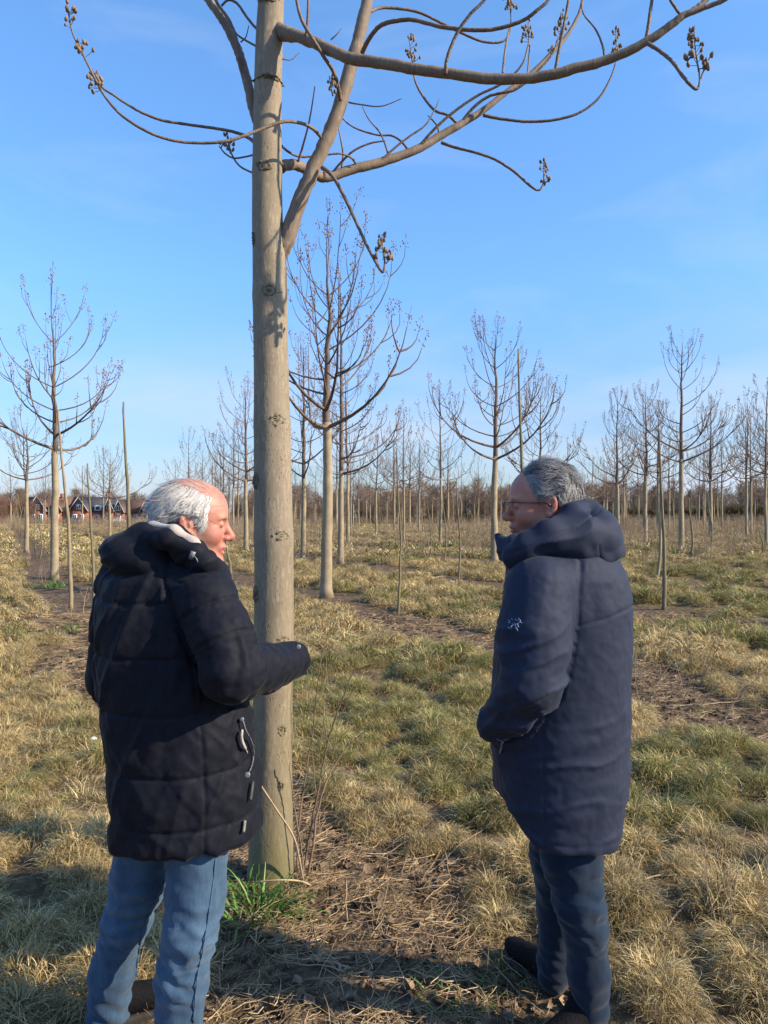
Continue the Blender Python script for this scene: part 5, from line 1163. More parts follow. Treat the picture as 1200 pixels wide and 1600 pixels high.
def quilt1(V, n):
    th = uv1(V); px = 600 + V[:, 0] / V[:, 1] * F; py = 795 - (V[:, 2] - EYE) / V[:, 1] * F
    t_arm = np.clip(((V - sh1) @ (el1 - sh1)) / ((el1 - sh1) @ (el1 - sh1)), -.3, 1); da = np.linalg.norm(V - sh1 - t_arm[:, None] * (el1 - sh1), axis=1)
    t_f = np.clip(((V - el1) @ (wr1 - el1)) / ((wr1 - el1) @ (wr1 - el1)), 0, 1.2); df = np.linalg.norm(V - el1 - t_f[:, None] * (wr1 - el1), axis=1)
    arm = (np.minimum(da / .10, df / .095) < 1.0) | ((V[:, 0] > sh1[0] - .01) & (V[:, 2] > 1.12) & (da < .15))
    fore = (df < .09) & (t_f > .02)
    d = np.zeros(len(V))
    tors = ~arm & (V[:, 2] < 1.52)
    zs = [1.415, 1.262, 1.105, .935, .790]; puff = np.zeros(len(V)); edge = np.array([1.56] + zs + [HEM1 - .02])
    for k_, z0 in enumerate(zs):
        zc = z0 + .018 * np.sin(th * 1.0 + 2.2) - .012 * np.cos(th)
        q = np.abs(V[:, 2] - zc); d -= tors * .0052 * np.exp(-(q / .0055) ** 2); puff += tors * np.exp(-(q / .04) ** 2)
    d += tors * (.004 - .0048 * np.clip(puff, 0, 1))
    vs = R(62) + .10 * np.sin(V[:, 2] * 4)                               # princess seam
    for v0 in (vs, vs + R(95)):
        q = np.abs(np.angle(np.exp(1j * (th - v0)))) * .2; d -= tors * .0035 * np.exp(-(q / .005) ** 2)
    # armhole seam
    q = np.abs(da - .098) + 10 * (t_arm > .75) ; d -= (n[:, 1] < .3) * (V[:, 0] < sh1[0] - .03) * .005 * np.exp(-(q / .006) ** 2)
    for tt in (.16, .62):
        q = np.abs(t_arm - tt) * np.linalg.norm(el1 - sh1); d -= (arm & ~fore) * .0045 * np.exp(-(q / .005) ** 2)
    q = np.abs(t_f - .62) * .25; d -= fore * .004 * np.exp(-(q / .005) ** 2)
    # creases: diagonal drag lines on the back, crushed folds at the elbow
    A = euler(0, R(22), 0); Q = V @ A; 
    cr_ = ridged(np.stack([Q[:, 0] * 15, Q[:, 1] * 9, Q[:, 2] * 3.4], 1), 41, 2); d += tors * .013 * np.clip(cr_ - .25, 0, 1)
    A = euler(0, R(-38), 0); Q = V @ A; cr_ = ridged(np.stack([Q[:, 0] * 22, Q[:, 1] * 10, Q[:, 2] * 5], 1), 43, 2); d += .006 * np.clip(cr_ - .3, 0, 1) * tors * np.clip((1.25 - V[:, 2]) / .2, 0, 1)
    el = np.exp(-(np.linalg.norm(V - el1 - [.03, 0, .02], axis=1) / .10) ** 2); ax_ = fd; s_ = (V - el1) @ ax_
    d += arm * el * .0055 * np.sin(s_ * 105 + 9 * fbm(V * 9, 3, 2)); d += arm * .007 * (fbm(V * [18, 18, 30], 51, 3) - .5) * 2
    d += .0022 * (fbm(V * 45, 52, 2) - .5) * 2 + .006 * (fbm(V * 13, 53, 2) - .5)
    return d
lo = w1(120, 1400, D1) - [.02, .30, 0]; hi = w1(505, 842, D1) + [.06, .32, 0]; lo[2] = .64
jk1, JV1, JF1 = sdf_obj('jacket', jacket1, lo, hi, .0055, M_jk1, pr1, O1, quilt1, 3)
# hood lying on the back, stand collar, beige lining
def hood1(P):
    d = sd_ell(P, w1(222, 872, 2.22), (.125, .10, .070), euler(0, R(14), R(-12)))
    d = smin(d, sd_chain(P, [w1(212, 848, 2.34), w1(222, 838, 2.20), w1(262, 842, 2.125), w1(305, 862, 2.12), w1(330, 884, 2.15)], [.034, .032, .023, .017, .012], .02), .03)
    d = smin(d, sd_chain(P, [w1(212, 848, 2.34), w1(250, 835, 2.42), w1(300, 845, 2.43), w1(338, 876, 2.36)], [.034, .028, .024, .02], .02), .03)
    c = sd_chain(P, [w1(285, 862, 2.14), w1(318, 878, 2.13), w1(337, 893, 2.17), w1(345, 898, 2.26)], [.032, .030, .026, .03], .02)
    return smin(d, c, .015)
def foldh(V, n):
    q = V @ euler(0, R(-24), 0); d = .007 * np.clip(ridged(np.stack([q[:, 0] * 5, q[:, 1] * 6, q[:, 2] * 26], 1), 61, 2) - .1, 0, 1) + .005 * (fbm(V * 22, 62, 3) - .5)
    return d
lo = w1(140, 935) - [.0, .32, 0]; hi = w1(362, 812) + [0, .3, 0]
sdf_obj('hood', hood1, lo, hi, .005, M_jk1, jk1, O1, foldh, 2)
def collar1(P):
    d = sd_chain(P, [w1(236, 818, 2.40), w1(246, 815, 2.24), w1(280, 828, 2.165), w1(312, 852, 2.17), w1(340, 886, 2.20)], [.014, .014, .013, .012, .012], .01)
    e_ = sd_chain(P, [w1(236, 824, 2.40), w1(246, 824, 2.24), w1(280, 838, 2.17), w1(312, 862, 2.17), w1(340, 898, 2.20)], [.014, .014, .013, .013, .013], .01)
    return smin(d, e_, .02)
lo = w1(215, 915) - [0, .2, 0]; hi = w1(355, 800) + [0, .2, 0]
sdf_obj('collar', collar1, lo, hi, .0035, M_jk1, jk1, O1, lambda V, n: .002 * (fbm(V * 40, 5, 2) - .5), 1)
def lining1(P):
    return sd_chain(P, [w1(222, 832, 2.32), w1(240, 824, 2.20), w1(272, 830, 2.13), w1(302, 848, 2.125), w1(325, 871, 2.14)], [.014, .017, .016, .014, .009], .02)
lo = w1(205, 890) - [0, .22, 0]; hi = w1(345, 805) + [0, .2, 0]
sdf_obj('lining', lining1, lo, hi, .004, M_lin, jk1, O1, lambda V, n: .003 * (fbm(V * 30, 6, 3) - .5), 1)
bv1 = None
def bvh(V, Fq): return BVHTree.FromPolygons([tuple(v) for v in V], [tuple(int(i_) for i_ in f) for f in Fq])
def cast(bv, px, py, off=.002):
    dv = Vector((px - 600, F, -(py - 795))).normalized(); h = bv.ray_cast(Vector((0, 0, EYE)), dv)
    if h[0] is None: return None
    return np.array(h[0]) + np.array(h[1]) * off * (1 if h[1].dot(dv) < 0 else -1)
jn = vnormals(JV1, JF1); jd = JV1 + jn * quilt1(JV1, jn)[:, None]; bv1 = bvh(jd, JF1)
def trim(bv, pts, r, name, m, par, o_, n=24, off=.002, k=6):
    P = spline(np.array([[a, b, 0] for a, b in pts]), n); Q = [cast(bv, a, b, off) for a, b, _ in P]; Q = [q for q in Q if q is not None]
    if len(Q) < 2: return
    mb = MB(); tube(mb, np.array(Q), r, k); mb.obj(name, m, par, origin=o_)
def disc(bv, px, py, r, name, m, par, o_, th=.004):
    c = cast(bv, px, py, .001); a = cast(bv, px + 3, py, .001); 
    if c is None: return
    n_ = np.array([-c[0] * .2, -1, .1]); n_ /= np.linalg.norm(n_); mb = MB(); tube(mb, np.array([c - n_ * .003, c + n_ * th, c + n_ * (th + .001)]), [r, r, r * .7], 18); mb.obj(name, m, par, origin=o_)
M_zip = mat('zip_teeth', (0.14, 0.145, 0.155), rough=.45, spec=.5, var=(.05, .05, .06), scale=220, vmin=.45, vmax=.55)
trim(bv1, [(379, 1125), (384, 1142), (393, 1160), (396, 1178), (393, 1195), (388, 1207)], .0022, 'pocket_zip', M_zip, jk1, O1, 30)
trim(bv1, [(378, 1140), (377, 1152), (381, 1165), (386, 1176)], [.002] + [.0042] * 18 + [.002] * 5, 'pocket_lining', M_lin, jk1, O1, 24, .0015)
disc(bv1, 386, 1211, .0085, 'button', M_met, jk1, O1); disc(bv1, 378, 1124, .006, 'button', M_met, jk1, O1); 
c_ = cast(bv1, 468, 1010, .002)
disc(bv1, 466, 1011, .0075, 'button', M_met, jk1, O1)
trim(bv1, [(394, 1222), (392, 1238), (390, 1250)], .0055, 'zip_pull', mat('zip_tab', (0.05, 0.05, 0.045), rough=.6), jk1, O1, 8)
trim(bv1, [(382, 1282), (380, 1300)], .0045, 'label_tab', mat('tab_cloth', (0.20, 0.19, 0.15), rough=.8), jk1, O1, 6)
mb = MB(); c_ = w1(301, 866, 2.10); tube(mb, np.array([c_ + [-.005, 0, -.012], c_ + [.004, -.006, .008]]), .0075, 10); mb.obj('cord_lock', M_met, jk1, origin=O1)
mb = MB(); tube(mb, spline([c_ + [0, 0, 0], c_ + [.012, -.006, -.012], c_ + [.018, -.002, -.03]], 10), .0016, 6); mb.obj('cord', M_met, jk1, origin=O1)
# hand inside the cuff
hd1, _, _ = sdf_obj('hand', lambda P: smin(hand_sdf(P, wr1 - fd * .03, fd, [.3, -.2, .9], 1.15, .92), sd_cone(P, wr1 - fd * .14, wr1 - fd * .02, .034, .026), .02), wr1 - [.16, .20, .14], wr1 + [.16, .22, .12], .0026, M_skin1, pr1, O1, None, 1, lambda V: np.ones((len(V), 3)))
# jeans
def legs1(P):
    r = sd_chain(P, [w1(308, 1250, 2.22), w1(306, 1400, 2.19), w1(296, 1462, 2.15), w1(284, 1530, 2.15), w1(275, 1640, 2.15)], [.105, .079, .066, .066, .066], .03)
    l_ = sd_chain(P, [w1(232, 1250, 2.32), w1(218, 1372, 2.36), w1(197, 1440, 2.36), w1(175, 1520, 2.38), w1(168, 1592, 2.40)], [.095, .080, .066, .063, .064], .03)
    d = smin(r, l_, .012); return np.maximum(d, P[:, 2] - 1.0)
def denim_fold(cx_, seed, zk, amp=.007, kr=1.0):
    def f(V, n):
        s_ = V @ euler(0, R(14), 0); k_ = np.exp(-((V[:, 2] - zk) / .13) ** 2); k2 = np.exp(-((V[:, 2] - .10) / .10) ** 2); w_ = fbm(V * 9, seed, 2) * 5
        d = amp * (k_ + .9 * k2) * np.sin(s_[:, 2] * 105 + 2.4 * w_ + 2.2 * np.sin(V[:, 0] * 22)) + .004 * (fbm(V * [16, 16, 7], seed + 1, 3) - .5) * 2
        d += .005 * np.clip(ridged(np.stack([V[:, 0] * 16, V[:, 1] * 16, V[:, 2] * 30], 1), seed + 2, 2) - .2, 0, 1) * (.5 + k_) * 1.6 * kr
        return d
    return f
def fade(zk, yc):
    def f(V):
        k_ = .26 * np.exp(-((V[:, 2] - zk) / .13) ** 2) + .18 * np.exp(-((V[:, 2] - .70) / .12) ** 2); t_ = k_ + .10 * np.sin(V[:, 2] * 120 + 5 * fbm(V * 9, 7, 2)) * np.exp(-((V[:, 2] - zk) / .14) ** 2)
        return np.stack([t_] * 3, 1)
    return f
js1, LV1, LF1 = sdf_obj('jeans', legs1, [-1.0, 1.98, .06], [-.38, 2.58, 1.02], .0055, M_jean1, pr1, O1, denim_fold(0, 71, .42, .0036, .7), 3, fade(.40, 0))
jn_ = vnormals(LV1, LF1); bvl = bvh(LV1 + jn_ * denim_fold(0, 71, .42, .0036, .7)(LV1, jn_)[:, None], LF1)
M_st = mat('denim_seam', (0.035, 0.075, 0.14), rough=.85, var=(0.065, 0.105, 0.155), scale=160, vmin=.45, vmax=.55)
trim(bvl, [(338, 1330), (334, 1370), (326, 1430), (318, 1480), (308, 1530), (302, 1598)], .0022, 'side_seam', M_st, js1, O1, 60, -.0002)
trim(bvl, [(261, 1345), (258, 1372), (243, 1408), (226, 1447), (217, 1490), (213, 1530), (211, 1570)], .0022, 'inner_seam', M_st, js1, O1, 50, -.0002)
def shoes(pr, o_, lst):
    for heel, ang, s_ in lst:
        z_ = gz1(heel[0], heel[1]); h_ = np.array([heel[0], heel[1], z_ + .018]); lo_ = h_ - [.36, .36, .03]; hi_ = h_ + [.36, .36, .22]
        so, _, _ = sdf_obj('shoe', lambda P: shoe_sdf(P, h_, ang, s_), lo_, hi_, .005, M_shoe, pr, o_, None, 1)
        sdf_obj('sole', lambda P: np.maximum(np.maximum(shoe_sdf(P * [1, 1, 0] + [0, 0, h_[2] + .022], h_, ang, s_) - .004, P[:, 2] - h_[2] - .006), z_ - .02 - P[:, 2]), lo_, hi_, .006, M_sole, so, o_, None, 0)
shoes(pr1, O1, [((w1(272, 0, 2.15)[0], 2.14), R(25), 1.05), ((w1(163, 0, 2.40)[0], 2.40), R(30), 1.0)])

# ================================================================== the man in glasses (right)
D2 = 2.45
pr2, O2 = person_root('person', (W(880, 795, D2)[0], D2), 'grey-haired man in glasses and long navy hooded coat, hand in pocket')
F2 = Frame(W(848, 791, 2.45), R(180 - 1), R(3), R(0), 1.045)
lo, hi = clip_frame(F2, (-.13, -.11, -.20), (.14, .11, .14))
def skin_tint2(V):
    q = F2.inv(V); t_ = np.ones((len(V), 3)); red = .8 * np.clip(fbm(q * 38, 21, 3) - .45, 0, 1) * 2 + np.exp(-(((q[:, 0] - .112) / .018) ** 2 + ((q[:, 2] + .025) / .02) ** 2)) + .6 * np.exp(-(((np.abs(q[:, 1]) - .08) / .015) ** 2 + (q[:, 2] / .04) ** 2)) + .5 * np.exp(-(((q[:, 0] - .05) / .03) ** 2 + ((q[:, 2] + .03) / .03) ** 2))
    lip = np.exp(-(((q[:, 0] - .10) / .012) ** 2 + ((q[:, 2] + .066) / .009) ** 2)) * (np.abs(q[:, 1]) < .026)
    beard = .22 * np.clip((-.035 - q[:, 2]) / .03, 0, 1) * (q[:, 0] > .0)
    t_[:, 1] *= 1 - .2 * red - .25 * lip; t_[:, 2] *= 1 - .2 * red - .22 * lip; t_ *= (1 - beard)[:, None]; return t_
b2, V2, Q2 = sdf_obj('head', lambda P: head_sdf(F2.inv(P), 2) * F2.s, lo, hi, .0029, M_skin2, pr2, O2, lambda V, n: .0009 * (fbm(F2.inv(V) * 60, 14, 3) - .5) * 2, 2, skin_tint2)
for s_ in (-1, 1):
    mb = MB(); mb.add(F2.to(EYEV + [.0795, .0325 * s_, .005]), EYEF); mb.obj('eye', M_eye, b2, origin=O2)
def region2(P):
    x, y, z = P.T; ay = np.abs(y)
    r = (x < .060 - .25 * np.clip(.10 - z, 0, .1)) & (z > -.07 + .55 * np.clip(x + .06, 0, .1)); r &= ~((np.hypot(x + .010, z + .002) < .030) & (ay > .05)); r &= ~((x > .006) & (z < .004)); r &= ~((x > .03) & (z < .04)); r &= ~((x > -.03) & (z < -.025)); return r
P_, n_ = scalp(9000, region2, F2, 2, 23); g = np.random.default_rng(9)
# waves sweep back from the brow; the side falls down and back
tz = np.clip((P_[:, 2] - .05) / .05, 0, 1); dr = np.stack([-.9 * np.ones(len(P_)), .25 * np.sign(P_[:, 1]) * tz, -.75 * (1 - tz) + .35 * tz * (P_[:, 0] > .0)], 1); dr += 1.1 * (np.stack([fbm(P_ * 26, 80 + k_, 2) for k_ in range(3)], 1) - .5) * 2
dr -= n_ * np.sum(dr * n_, axis=1)[:, None]; Ls = g.uniform(.025, .05, len(P_)) * (1 + .25 * tz); Ls[P_[:, 2] < -.01] *= .6; ear_ = (P_[:, 0] > -.03) & (P_[:, 0] < .05) & (np.abs(P_[:, 1]) > .045); Ls[ear_] = np.minimum(Ls[ear_], np.clip((P_[ear_, 2] - .020) * 1.1, .005, .06)); e2_ = (P_[:, 0] > .0) & (P_[:, 2] < .055); Ls[e2_] = np.minimum(Ls[e2_], .016)
lf = .12 + .60 * tz * (2.2 * np.clip(fbm(P_ * 30, 90, 2) - .22, 0, 1)); V_, Fq, C_ = strands(F2, P_ + n_ * .001, dr, Ls, .0022, lf, 1.0, 8, (1, 1, 1.01), .42, 10, nrm=n_)
C_ = C_ * np.clip(.62 + 1.1 * (fbm(np.repeat(P_, 16, 0) * 22, 95, 2) - .5) + .25 * (1 - np.repeat(tz, 16)), .25, 1.5)[:, None]
mb = MB(); mb.add(V_, Fq, C_ * 1.35)
P_ = np.array([[.0925, s_ * y_, .0245 + .004 * math.sin((y_ - .012) * 90)] for s_ in (-1, 1) for y_ in np.linspace(.012, .048, 50)]) + g.normal(0, .0013, (100, 3)); P_[:, 0] -= np.clip(np.abs(P_[:, 1]) - .02, 0, 1) ** 1.3 * 2.2
nb_ = np.tile([1., 0, .2], (100, 1)); dr = np.stack([np.full(100, .25), np.sign(P_[:, 1]), np.full(100, .1)], 1); V_, Fq, C_ = strands(F2, P_, dr, np.full(100, .011), .0013, .35, .1, 4, (.5, .45, .4), .1, 19, nrm=nb_); mb.add(V_, Fq, C_)
P_, n_ = scalp(420, region2, F2, 2, 77); dr = np.stack([-np.ones(len(P_)), g.normal(0, .4, len(P_)), g.normal(0, .5, len(P_))], 1); V_, Fq, C_ = strands(F2, P_, dr, g.uniform(.03, .055, len(P_)), .0008, .55, .5, 7, (1.3, 1.3, 1.3), .3, 78, nrm=n_); mb.add(V_, Fq, C_)
mb.obj('hair', M_hair2, pr2, origin=O2)
# thin cap below the strands so the scalp does not shine through
for fr_, reg, m_, nm, par, o_, who, colr in ((F1, region1, M_hair1, 'hair_base', h1, O1, 1, .8), (F2, region2, M_hair2, 'hair_base', None, O2, 2, .55)):
    lo_, hi_ = clip_frame(fr_, (-.125, -.10, -.10), (.08, .10, .14)); V_, Fq = mesh_sdf(lambda P: (head_only(fr_.inv(P), who) - (.0025 if who == 1 else .005)) * fr_.s, lo_, hi_, .0035); V_ = relax(V_, Fq, 1)
    k_ = reg(fr_.inv(V_)) & (fr_.inv(V_)[:, 0] < (.034 if who == 1 else .040)) & (fr_.inv(V_)[:, 2] < (.074 if who == 1 else .2)); kf = k_[Fq].all(1); Fq = Fq[kf]; us = np.unique(Fq); mp_ = np.full(len(V_), -1); mp_[us] = np.arange(len(us)); V_ = V_[us]; Fq = mp_[Fq]
    mb = MB(); mb.add(V_, Fq, np.full((len(V_), 3), colr) * (.8 + .4 * fbm(V_ * 160, 3, 2))[:, None]); mb.obj(nm, m_, par or bpy.data.objects['hair.001'], origin=o_)
# glasses
gl = empty('glasses', (0, 0, 0)); gl.parent = pr2
M_frame = mat('glasses_frame', (0.035, 0.012, 0.012), rough=.35, spec=.6)
M_lens = bpy.data.materials.new('lens'); M_lens.use_nodes = True; t = M_lens.node_tree; t.nodes.clear(); o_n = N(t, 'ShaderNodeOutputMaterial'); tr_ = N(t, 'ShaderNodeBsdfTransparent'); gs = N(t, 'ShaderNodeBsdfGlossy'); gs.inputs['Roughness'].default_value = .03; ms = N(t, 'ShaderNodeMixShader'); ms.inputs[0].default_value = .14
t.links.new(tr_.outputs[0], ms.inputs[1]); t.links.new(gs.outputs[0], ms.inputs[2]); t.links.new(ms.outputs[0], o_n.inputs['Surface'])
mb = MB()
for s_ in (-1, 1):
    tube(mb, F2.to(spline([(.116, s_ * .060, .016), (.105, s_ * .072, .017), (.05, s_ * .0795, .013), (.006, s_ * .083, .011), (-.012, s_ * .083, -.003)], 20)), .0021, 6)
tube(mb, F2.to(spline([(.121, -.010, .010), (.125, 0, .013), (.121, .010, .010)], 8)), .0015, 6); mb.obj('frame', M_frame, gl, origin=O2)
for s_ in (-1, 1):
    a_ = np.linspace(0, 2 * math.pi, 29); rim = np.stack([.119 - .004 * np.abs(np.cos(a_)) * 0 - .006 * (np.cos(a_) * .5 + .5), s_ * (.035 + .026 * np.cos(a_)), .001 + .0165 * np.sign(np.sin(a_)) * np.abs(np.sin(a_)) ** .7], 1)
    mb = MB(); tube(mb, F2.to(rim[14:] if False else rim), .0011, 5); mb.obj('rim', M_frame, gl, origin=O2)
    mb = MB(); mb.add(F2.to(np.vstack([rim[:-1], [[.117, s_ * .035, .001]]])), np.array([[q, (q + 1) % 28, 28] for q in range(28)])); mb.obj('lens', M_lens, gl, origin=O2)
# coat
el2 = W(830, 1068, 2.20); sh2 = W(842, 922, 2.27); po2 = W(783, 1126, 2.30); ft = (po2 - el2) / np.linalg.norm(po2 - el2)
T2 = tab([(845, 830, 930, .09, 2.45), (868, 814, 960, .15, 2.45), (900, 800, 974, .185, 2.45), (940, 787, 982, .20, 2.45), (1000, 773, 983, .21, 2.45), (1060, 767, 981, .21, 2.45), (1120, 766, 979, .21, 2.45), (1180, 770, 976, .215, 2.45), (1240, 774, 971, .215, 2.45), (1290, 784, 965, .215, 2.45), (1350, 803, 955, .21, 2.45)], D2)
HX = (np.array([760, 770, 797, 814, 834, 862, 935, 950, 975]) - 600) / F * 2.45; HZ = np.array([.79, .775, .715, .675, .652, .640, .640, .655, .70])
def coat2(P):
    t_ = sd_loft(P, *T2, 2.25); t_ = smax(t_, np.interp(P[:, 0], HX, HZ) - P[:, 2], .012)
    sho = sd_chain(P, [sh2 + [0, .03, -.005], W(882, 903, 2.43), W(905, 925, 2.62)], [.100, .122, .10], .04); t_ = smin(t_, sho, .07)
    ra = sd_chain(P, [sh2, (sh2 + el2) / 2 + [-.008, -.012, 0], el2, (el2 + po2) / 2, po2 + ft * .02], [.100, .103, .088, .070, .050], .02); t_ = smin(t_, ra, .018)
    fa = sd_chain(P, [W(905, 930, 2.62), W(925, 1040, 2.68), W(830, 1120, 2.66)], [.09, .085, .07], .02); t_ = smin(t_, fa, .02)
    t_ = smin(t_, sd_chain(P, [W(800, 880, 2.42), W(812, 905, 2.36)], [.03, .05], .02), .03)
    return t_
def fold2(V, n):
    d = np.zeros(len(V)); tA = np.clip(((V - sh2) @ (el2 - sh2)) / ((el2 - sh2) @ (el2 - sh2)), -.3, 1.0); da = np.linalg.norm(V - sh2 - tA[:, None] * (el2 - sh2), axis=1)
    tF = np.clip(((V - el2) @ (po2 - el2)) / ((po2 - el2) @ (po2 - el2)), 0, 1.2); df = np.linalg.norm(V - el2 - tF[:, None] * (po2 - el2), axis=1); arm = (da < .122) | (df < .10)
    tors = ~arm
    # sleeve: puffy tucks, stronger towards the elbow and forearm
    s_ = (V - sh2) @ ((el2 - sh2) / np.linalg.norm(el2 - sh2)); A = euler(0, R(-20), 0); Q = V @ A
    up = np.clip((s_ - .03) / .2, 0, 1); tuck = ridged(np.stack([Q[:, 0] * 6, Q[:, 1] * 6, Q[:, 2] * 19], 1), 101, 2)
    d += arm * up * .015 * np.clip(tuck - .1, 0, 1) + arm * .008 * (fbm(V * 9, 102, 2) - .5); fo = (df < .10) & (tF > .02)
    Q = V @ euler(0, R(35), 0); d += fo * .010 * np.clip(ridged(np.stack([Q[:, 0] * 20, Q[:, 1] * 8, Q[:, 2] * 8], 1), 103, 2) - .1, 0, 1)
    q = np.abs(da - .118) + 10 * (tA > .9); d -= (n[:, 1] < .4) * (V[:, 2] < 1.52) * .006 * np.exp(-(q / .008) ** 2)
    # coat back: soft drapes; horizontal creases near the pocket and skirt
    Q = V @ euler(0, R(28), 0); d += tors * .010 * (fbm(np.stack([Q[:, 0] * 9, Q[:, 1] * 5, Q[:, 2] * 2.6], 1), 104, 2) - .5) * 2
    Q = V @ euler(0, R(-10), 0); lowk = np.clip((1.10 - V[:, 2]) / .15, 0, 1); d += tors * lowk * .009 * np.clip(ridged(np.stack([Q[:, 0] * 5, Q[:, 1] * 5, Q[:, 2] * 17], 1), 105, 2) - .25, 0, 1)
    d -= tors * .012 * (1 - np.clip(np.abs(V[:, 0] - W(853, 0, 2.3)[0]) / .02, 0, 1)) * 0
    # yoke seam and side seam
    px = 600 + V[:, 0] / V[:, 1] * F; py = 795 - (V[:, 2] - EYE) / V[:, 1] * F; fr_ = tors & (n[:, 1] < .2)
    yz = np.interp(px, [868, 903, 950, 990], [958, 979, 966, 946]); d -= fr_ * .004 * np.exp(-((py - yz) / 2.2) ** 2)
    sx = np.interp(py, [1110, 1200, 1330], [846, 849, 851]); d -= fr_ * (py > 1108) * .0016 * np.exp(-((px - sx) / 2.2) ** 2)
    hz_ = np.interp(V[:, 0], HX, HZ); d -= .002 * np.exp(-((V[:, 2] - hz_ - .03) / .005) ** 2)
    return d + .0022 * (fbm(V * 40, 106, 2) - .5) * 2
coat, CV, CF = sdf_obj('coat', coat2, W(715, 1390, 2.45) - [0, .36, 0], W(1012, 830, 2.45) + [.03, .42, 0], .0055, M_jk2, pr2, O2, fold2, 3)
def hood2(P):
    d = sd_ell(P, W(898, 842, 2.43), (.100, .130, .052), euler(0, R(8), 0)); d = smin(d, sd_ell(P, W(935, 840, 2.43), (.066, .12, .092), euler(0, R(-16), 0)), .02); d = smin(d, sd_cone(P, W(938, 850, 2.36), W(941, 868, 2.34), .05, .02), .02)
    Pn = P.copy(); Pn[:, 1] = 2.30 + (P[:, 1] - 2.30) * 1.7
    near_ = .8 * sd_chain(Pn, [W(905, 838, 2.33), W(862, 839, 2.27), W(828, 853, 2.28), W(805, 868, 2.34)], [.060, .044, .036, .036], .025)
    far_ = sd_chain(P, [W(905, 845, 2.56), W(860, 845, 2.62), W(815, 862, 2.56)], [.06, .055, .045], .03)
    st = sd_chain(P, [W(914, 796, 2.44), W(893, 803, 2.36), W(868, 826, 2.335), W(835, 847, 2.335), W(808, 852, 2.36)], [.024, .024, .019, .017, .015], .02)
    st2 = sd_chain(P, [W(918, 800, 2.44), W(890, 805, 2.55), W(850, 830, 2.57)], [.024, .026, .022], .02)
    fr_ = sd_chain(P, [W(800, 852, 2.38), W(788, 848, 2.40), W(778, 839, 2.42)], [.036, .018, .004], .012); fr2 = sd_chain(P, [W(777, 840, 2.42), W(789, 860, 2.39), W(809, 878, 2.36)], [.004, .016, .026], .02)
    d = smin(smin(d, near_, .06), far_, .04); d = smin(d, smin(st, st2, .02), .035); return smin(smin(d, fr_, .02), fr2, .03)
def foldh2(V, n):
    q = V @ euler(0, R(-12), 0); px = 600 + V[:, 0] / V[:, 1] * F; py = 795 - (V[:, 2] - EYE) / V[:, 1] * F
    d = .016 * np.clip(ridged(np.stack([q[:, 0] * 5, q[:, 1] * 5, q[:, 2] * 13], 1), 111, 2) - .2, 0, 1) + .006 * (fbm(V * 11, 112, 2) - .5)
    d -= .008 * np.exp(-(np.hypot(px - 925, py - 858) / 9) ** 2) + .003 * np.exp(-((px - 936 - (py - 850) * .05) / 2) ** 2) * (py > 850)
    nr_ = n[:, 1] < .3; d -= nr_ * .0035 * np.exp(-((py - np.interp(px, [796, 830, 860, 900, 940], [866, 852, 838, 826, 800])) / 2.0) ** 2) * (px < 938); return d
sdf_obj('hood', hood2, W(762, 915, 2.3) - [0, .1, .03], W(985, 765, 2.6) + [.03, .1, .02], .005, M_jk2, coat, O2, foldh2, 2)
cn_ = vnormals(CV, CF); cd = CV + cn_ * fold2(CV, cn_)[:, None]; bv2 = bvh(cd, CF)
trim(bv2, [(776, 1154), (784, 1157), (794, 1153)], .0013, 'pocket_zip', M_zip, coat, O2, 14)
trim(bv2, [(785, 1159), (784, 1168), (782, 1177)], .0030, 'zip_pull', M_met, coat, O2, 8)
# embroidered fossil-bird emblem on the sleeve
M_emb = mat('emblem_thread', (0.25, 0.28, 0.36), rough=.7)
mb = MB()
for ln_ in ([(797, 971), (799, 975), (803, 978), (808, 977), (812, 974), (815, 975)], [(812, 974), (813, 971), (811, 969)], [(799, 968), (802, 970), (803, 974), (806, 977)], [(805, 968), (807, 971), (811, 970), (810, 966)], [(794, 974), (798, 976)], [(803, 978), (799, 980), (796, 983), (794, 981)], [(799, 980), (800, 984)], [(806, 977), (805, 981), (808, 984), (809, 987), (806, 988)], [(808, 977), (810, 980), (806, 982)], [(795, 969), (796, 972), (799, 973)]):
    P = spline(np.array([[a + .5, b - 1.0, 0] for a, b in ln_]), 4 * len(ln_)); Q = [cast(bv2, a, b, .002) for a, b, _ in P]; Q = [q for q in Q if q is not None]
    if len(Q) > 1: tube(mb, np.array(Q), .0013, 4)
mb.obj('sleeve_emblem', M_emb, coat, origin=O2)
def legs2(P):
    r = sd_chain(P, [W(888, 1250, 2.40), W(893, 1340, 2.38), W(905, 1410, 2.36), W(914, 1450, 2.37), W(920, 1520, 2.38), W(922, 1580, 2.39)], [.102, .088, .072, .064, .062, .060], .03)
    l_ = sd_chain(P, [W(868, 1250, 2.52), W(872, 1340, 2.55), W(872, 1420, 2.60), W(869, 1500, 2.62), W(866, 1525, 2.62)], [.10, .088, .068, .058, .055], .03)
    return np.maximum(smin(r, l_, .012), P[:, 2] - .95)
sdf_obj('jeans', legs2, W(800, 1620, 2.3) - [0, .1, .06], W(985, 1240, 2.7) + [0, .1, 0], .0055, M_jean2, pr2, O2, denim_fold(0, 121, .45, .0024, .35), 3, fade(.42, 0))
shoes(pr2, O2, [((W(925, 0, 2.40)[0], 2.41), R(217), 1.06), ((W(868, 0, 2.63)[0], 2.62), R(118), 1.0)])

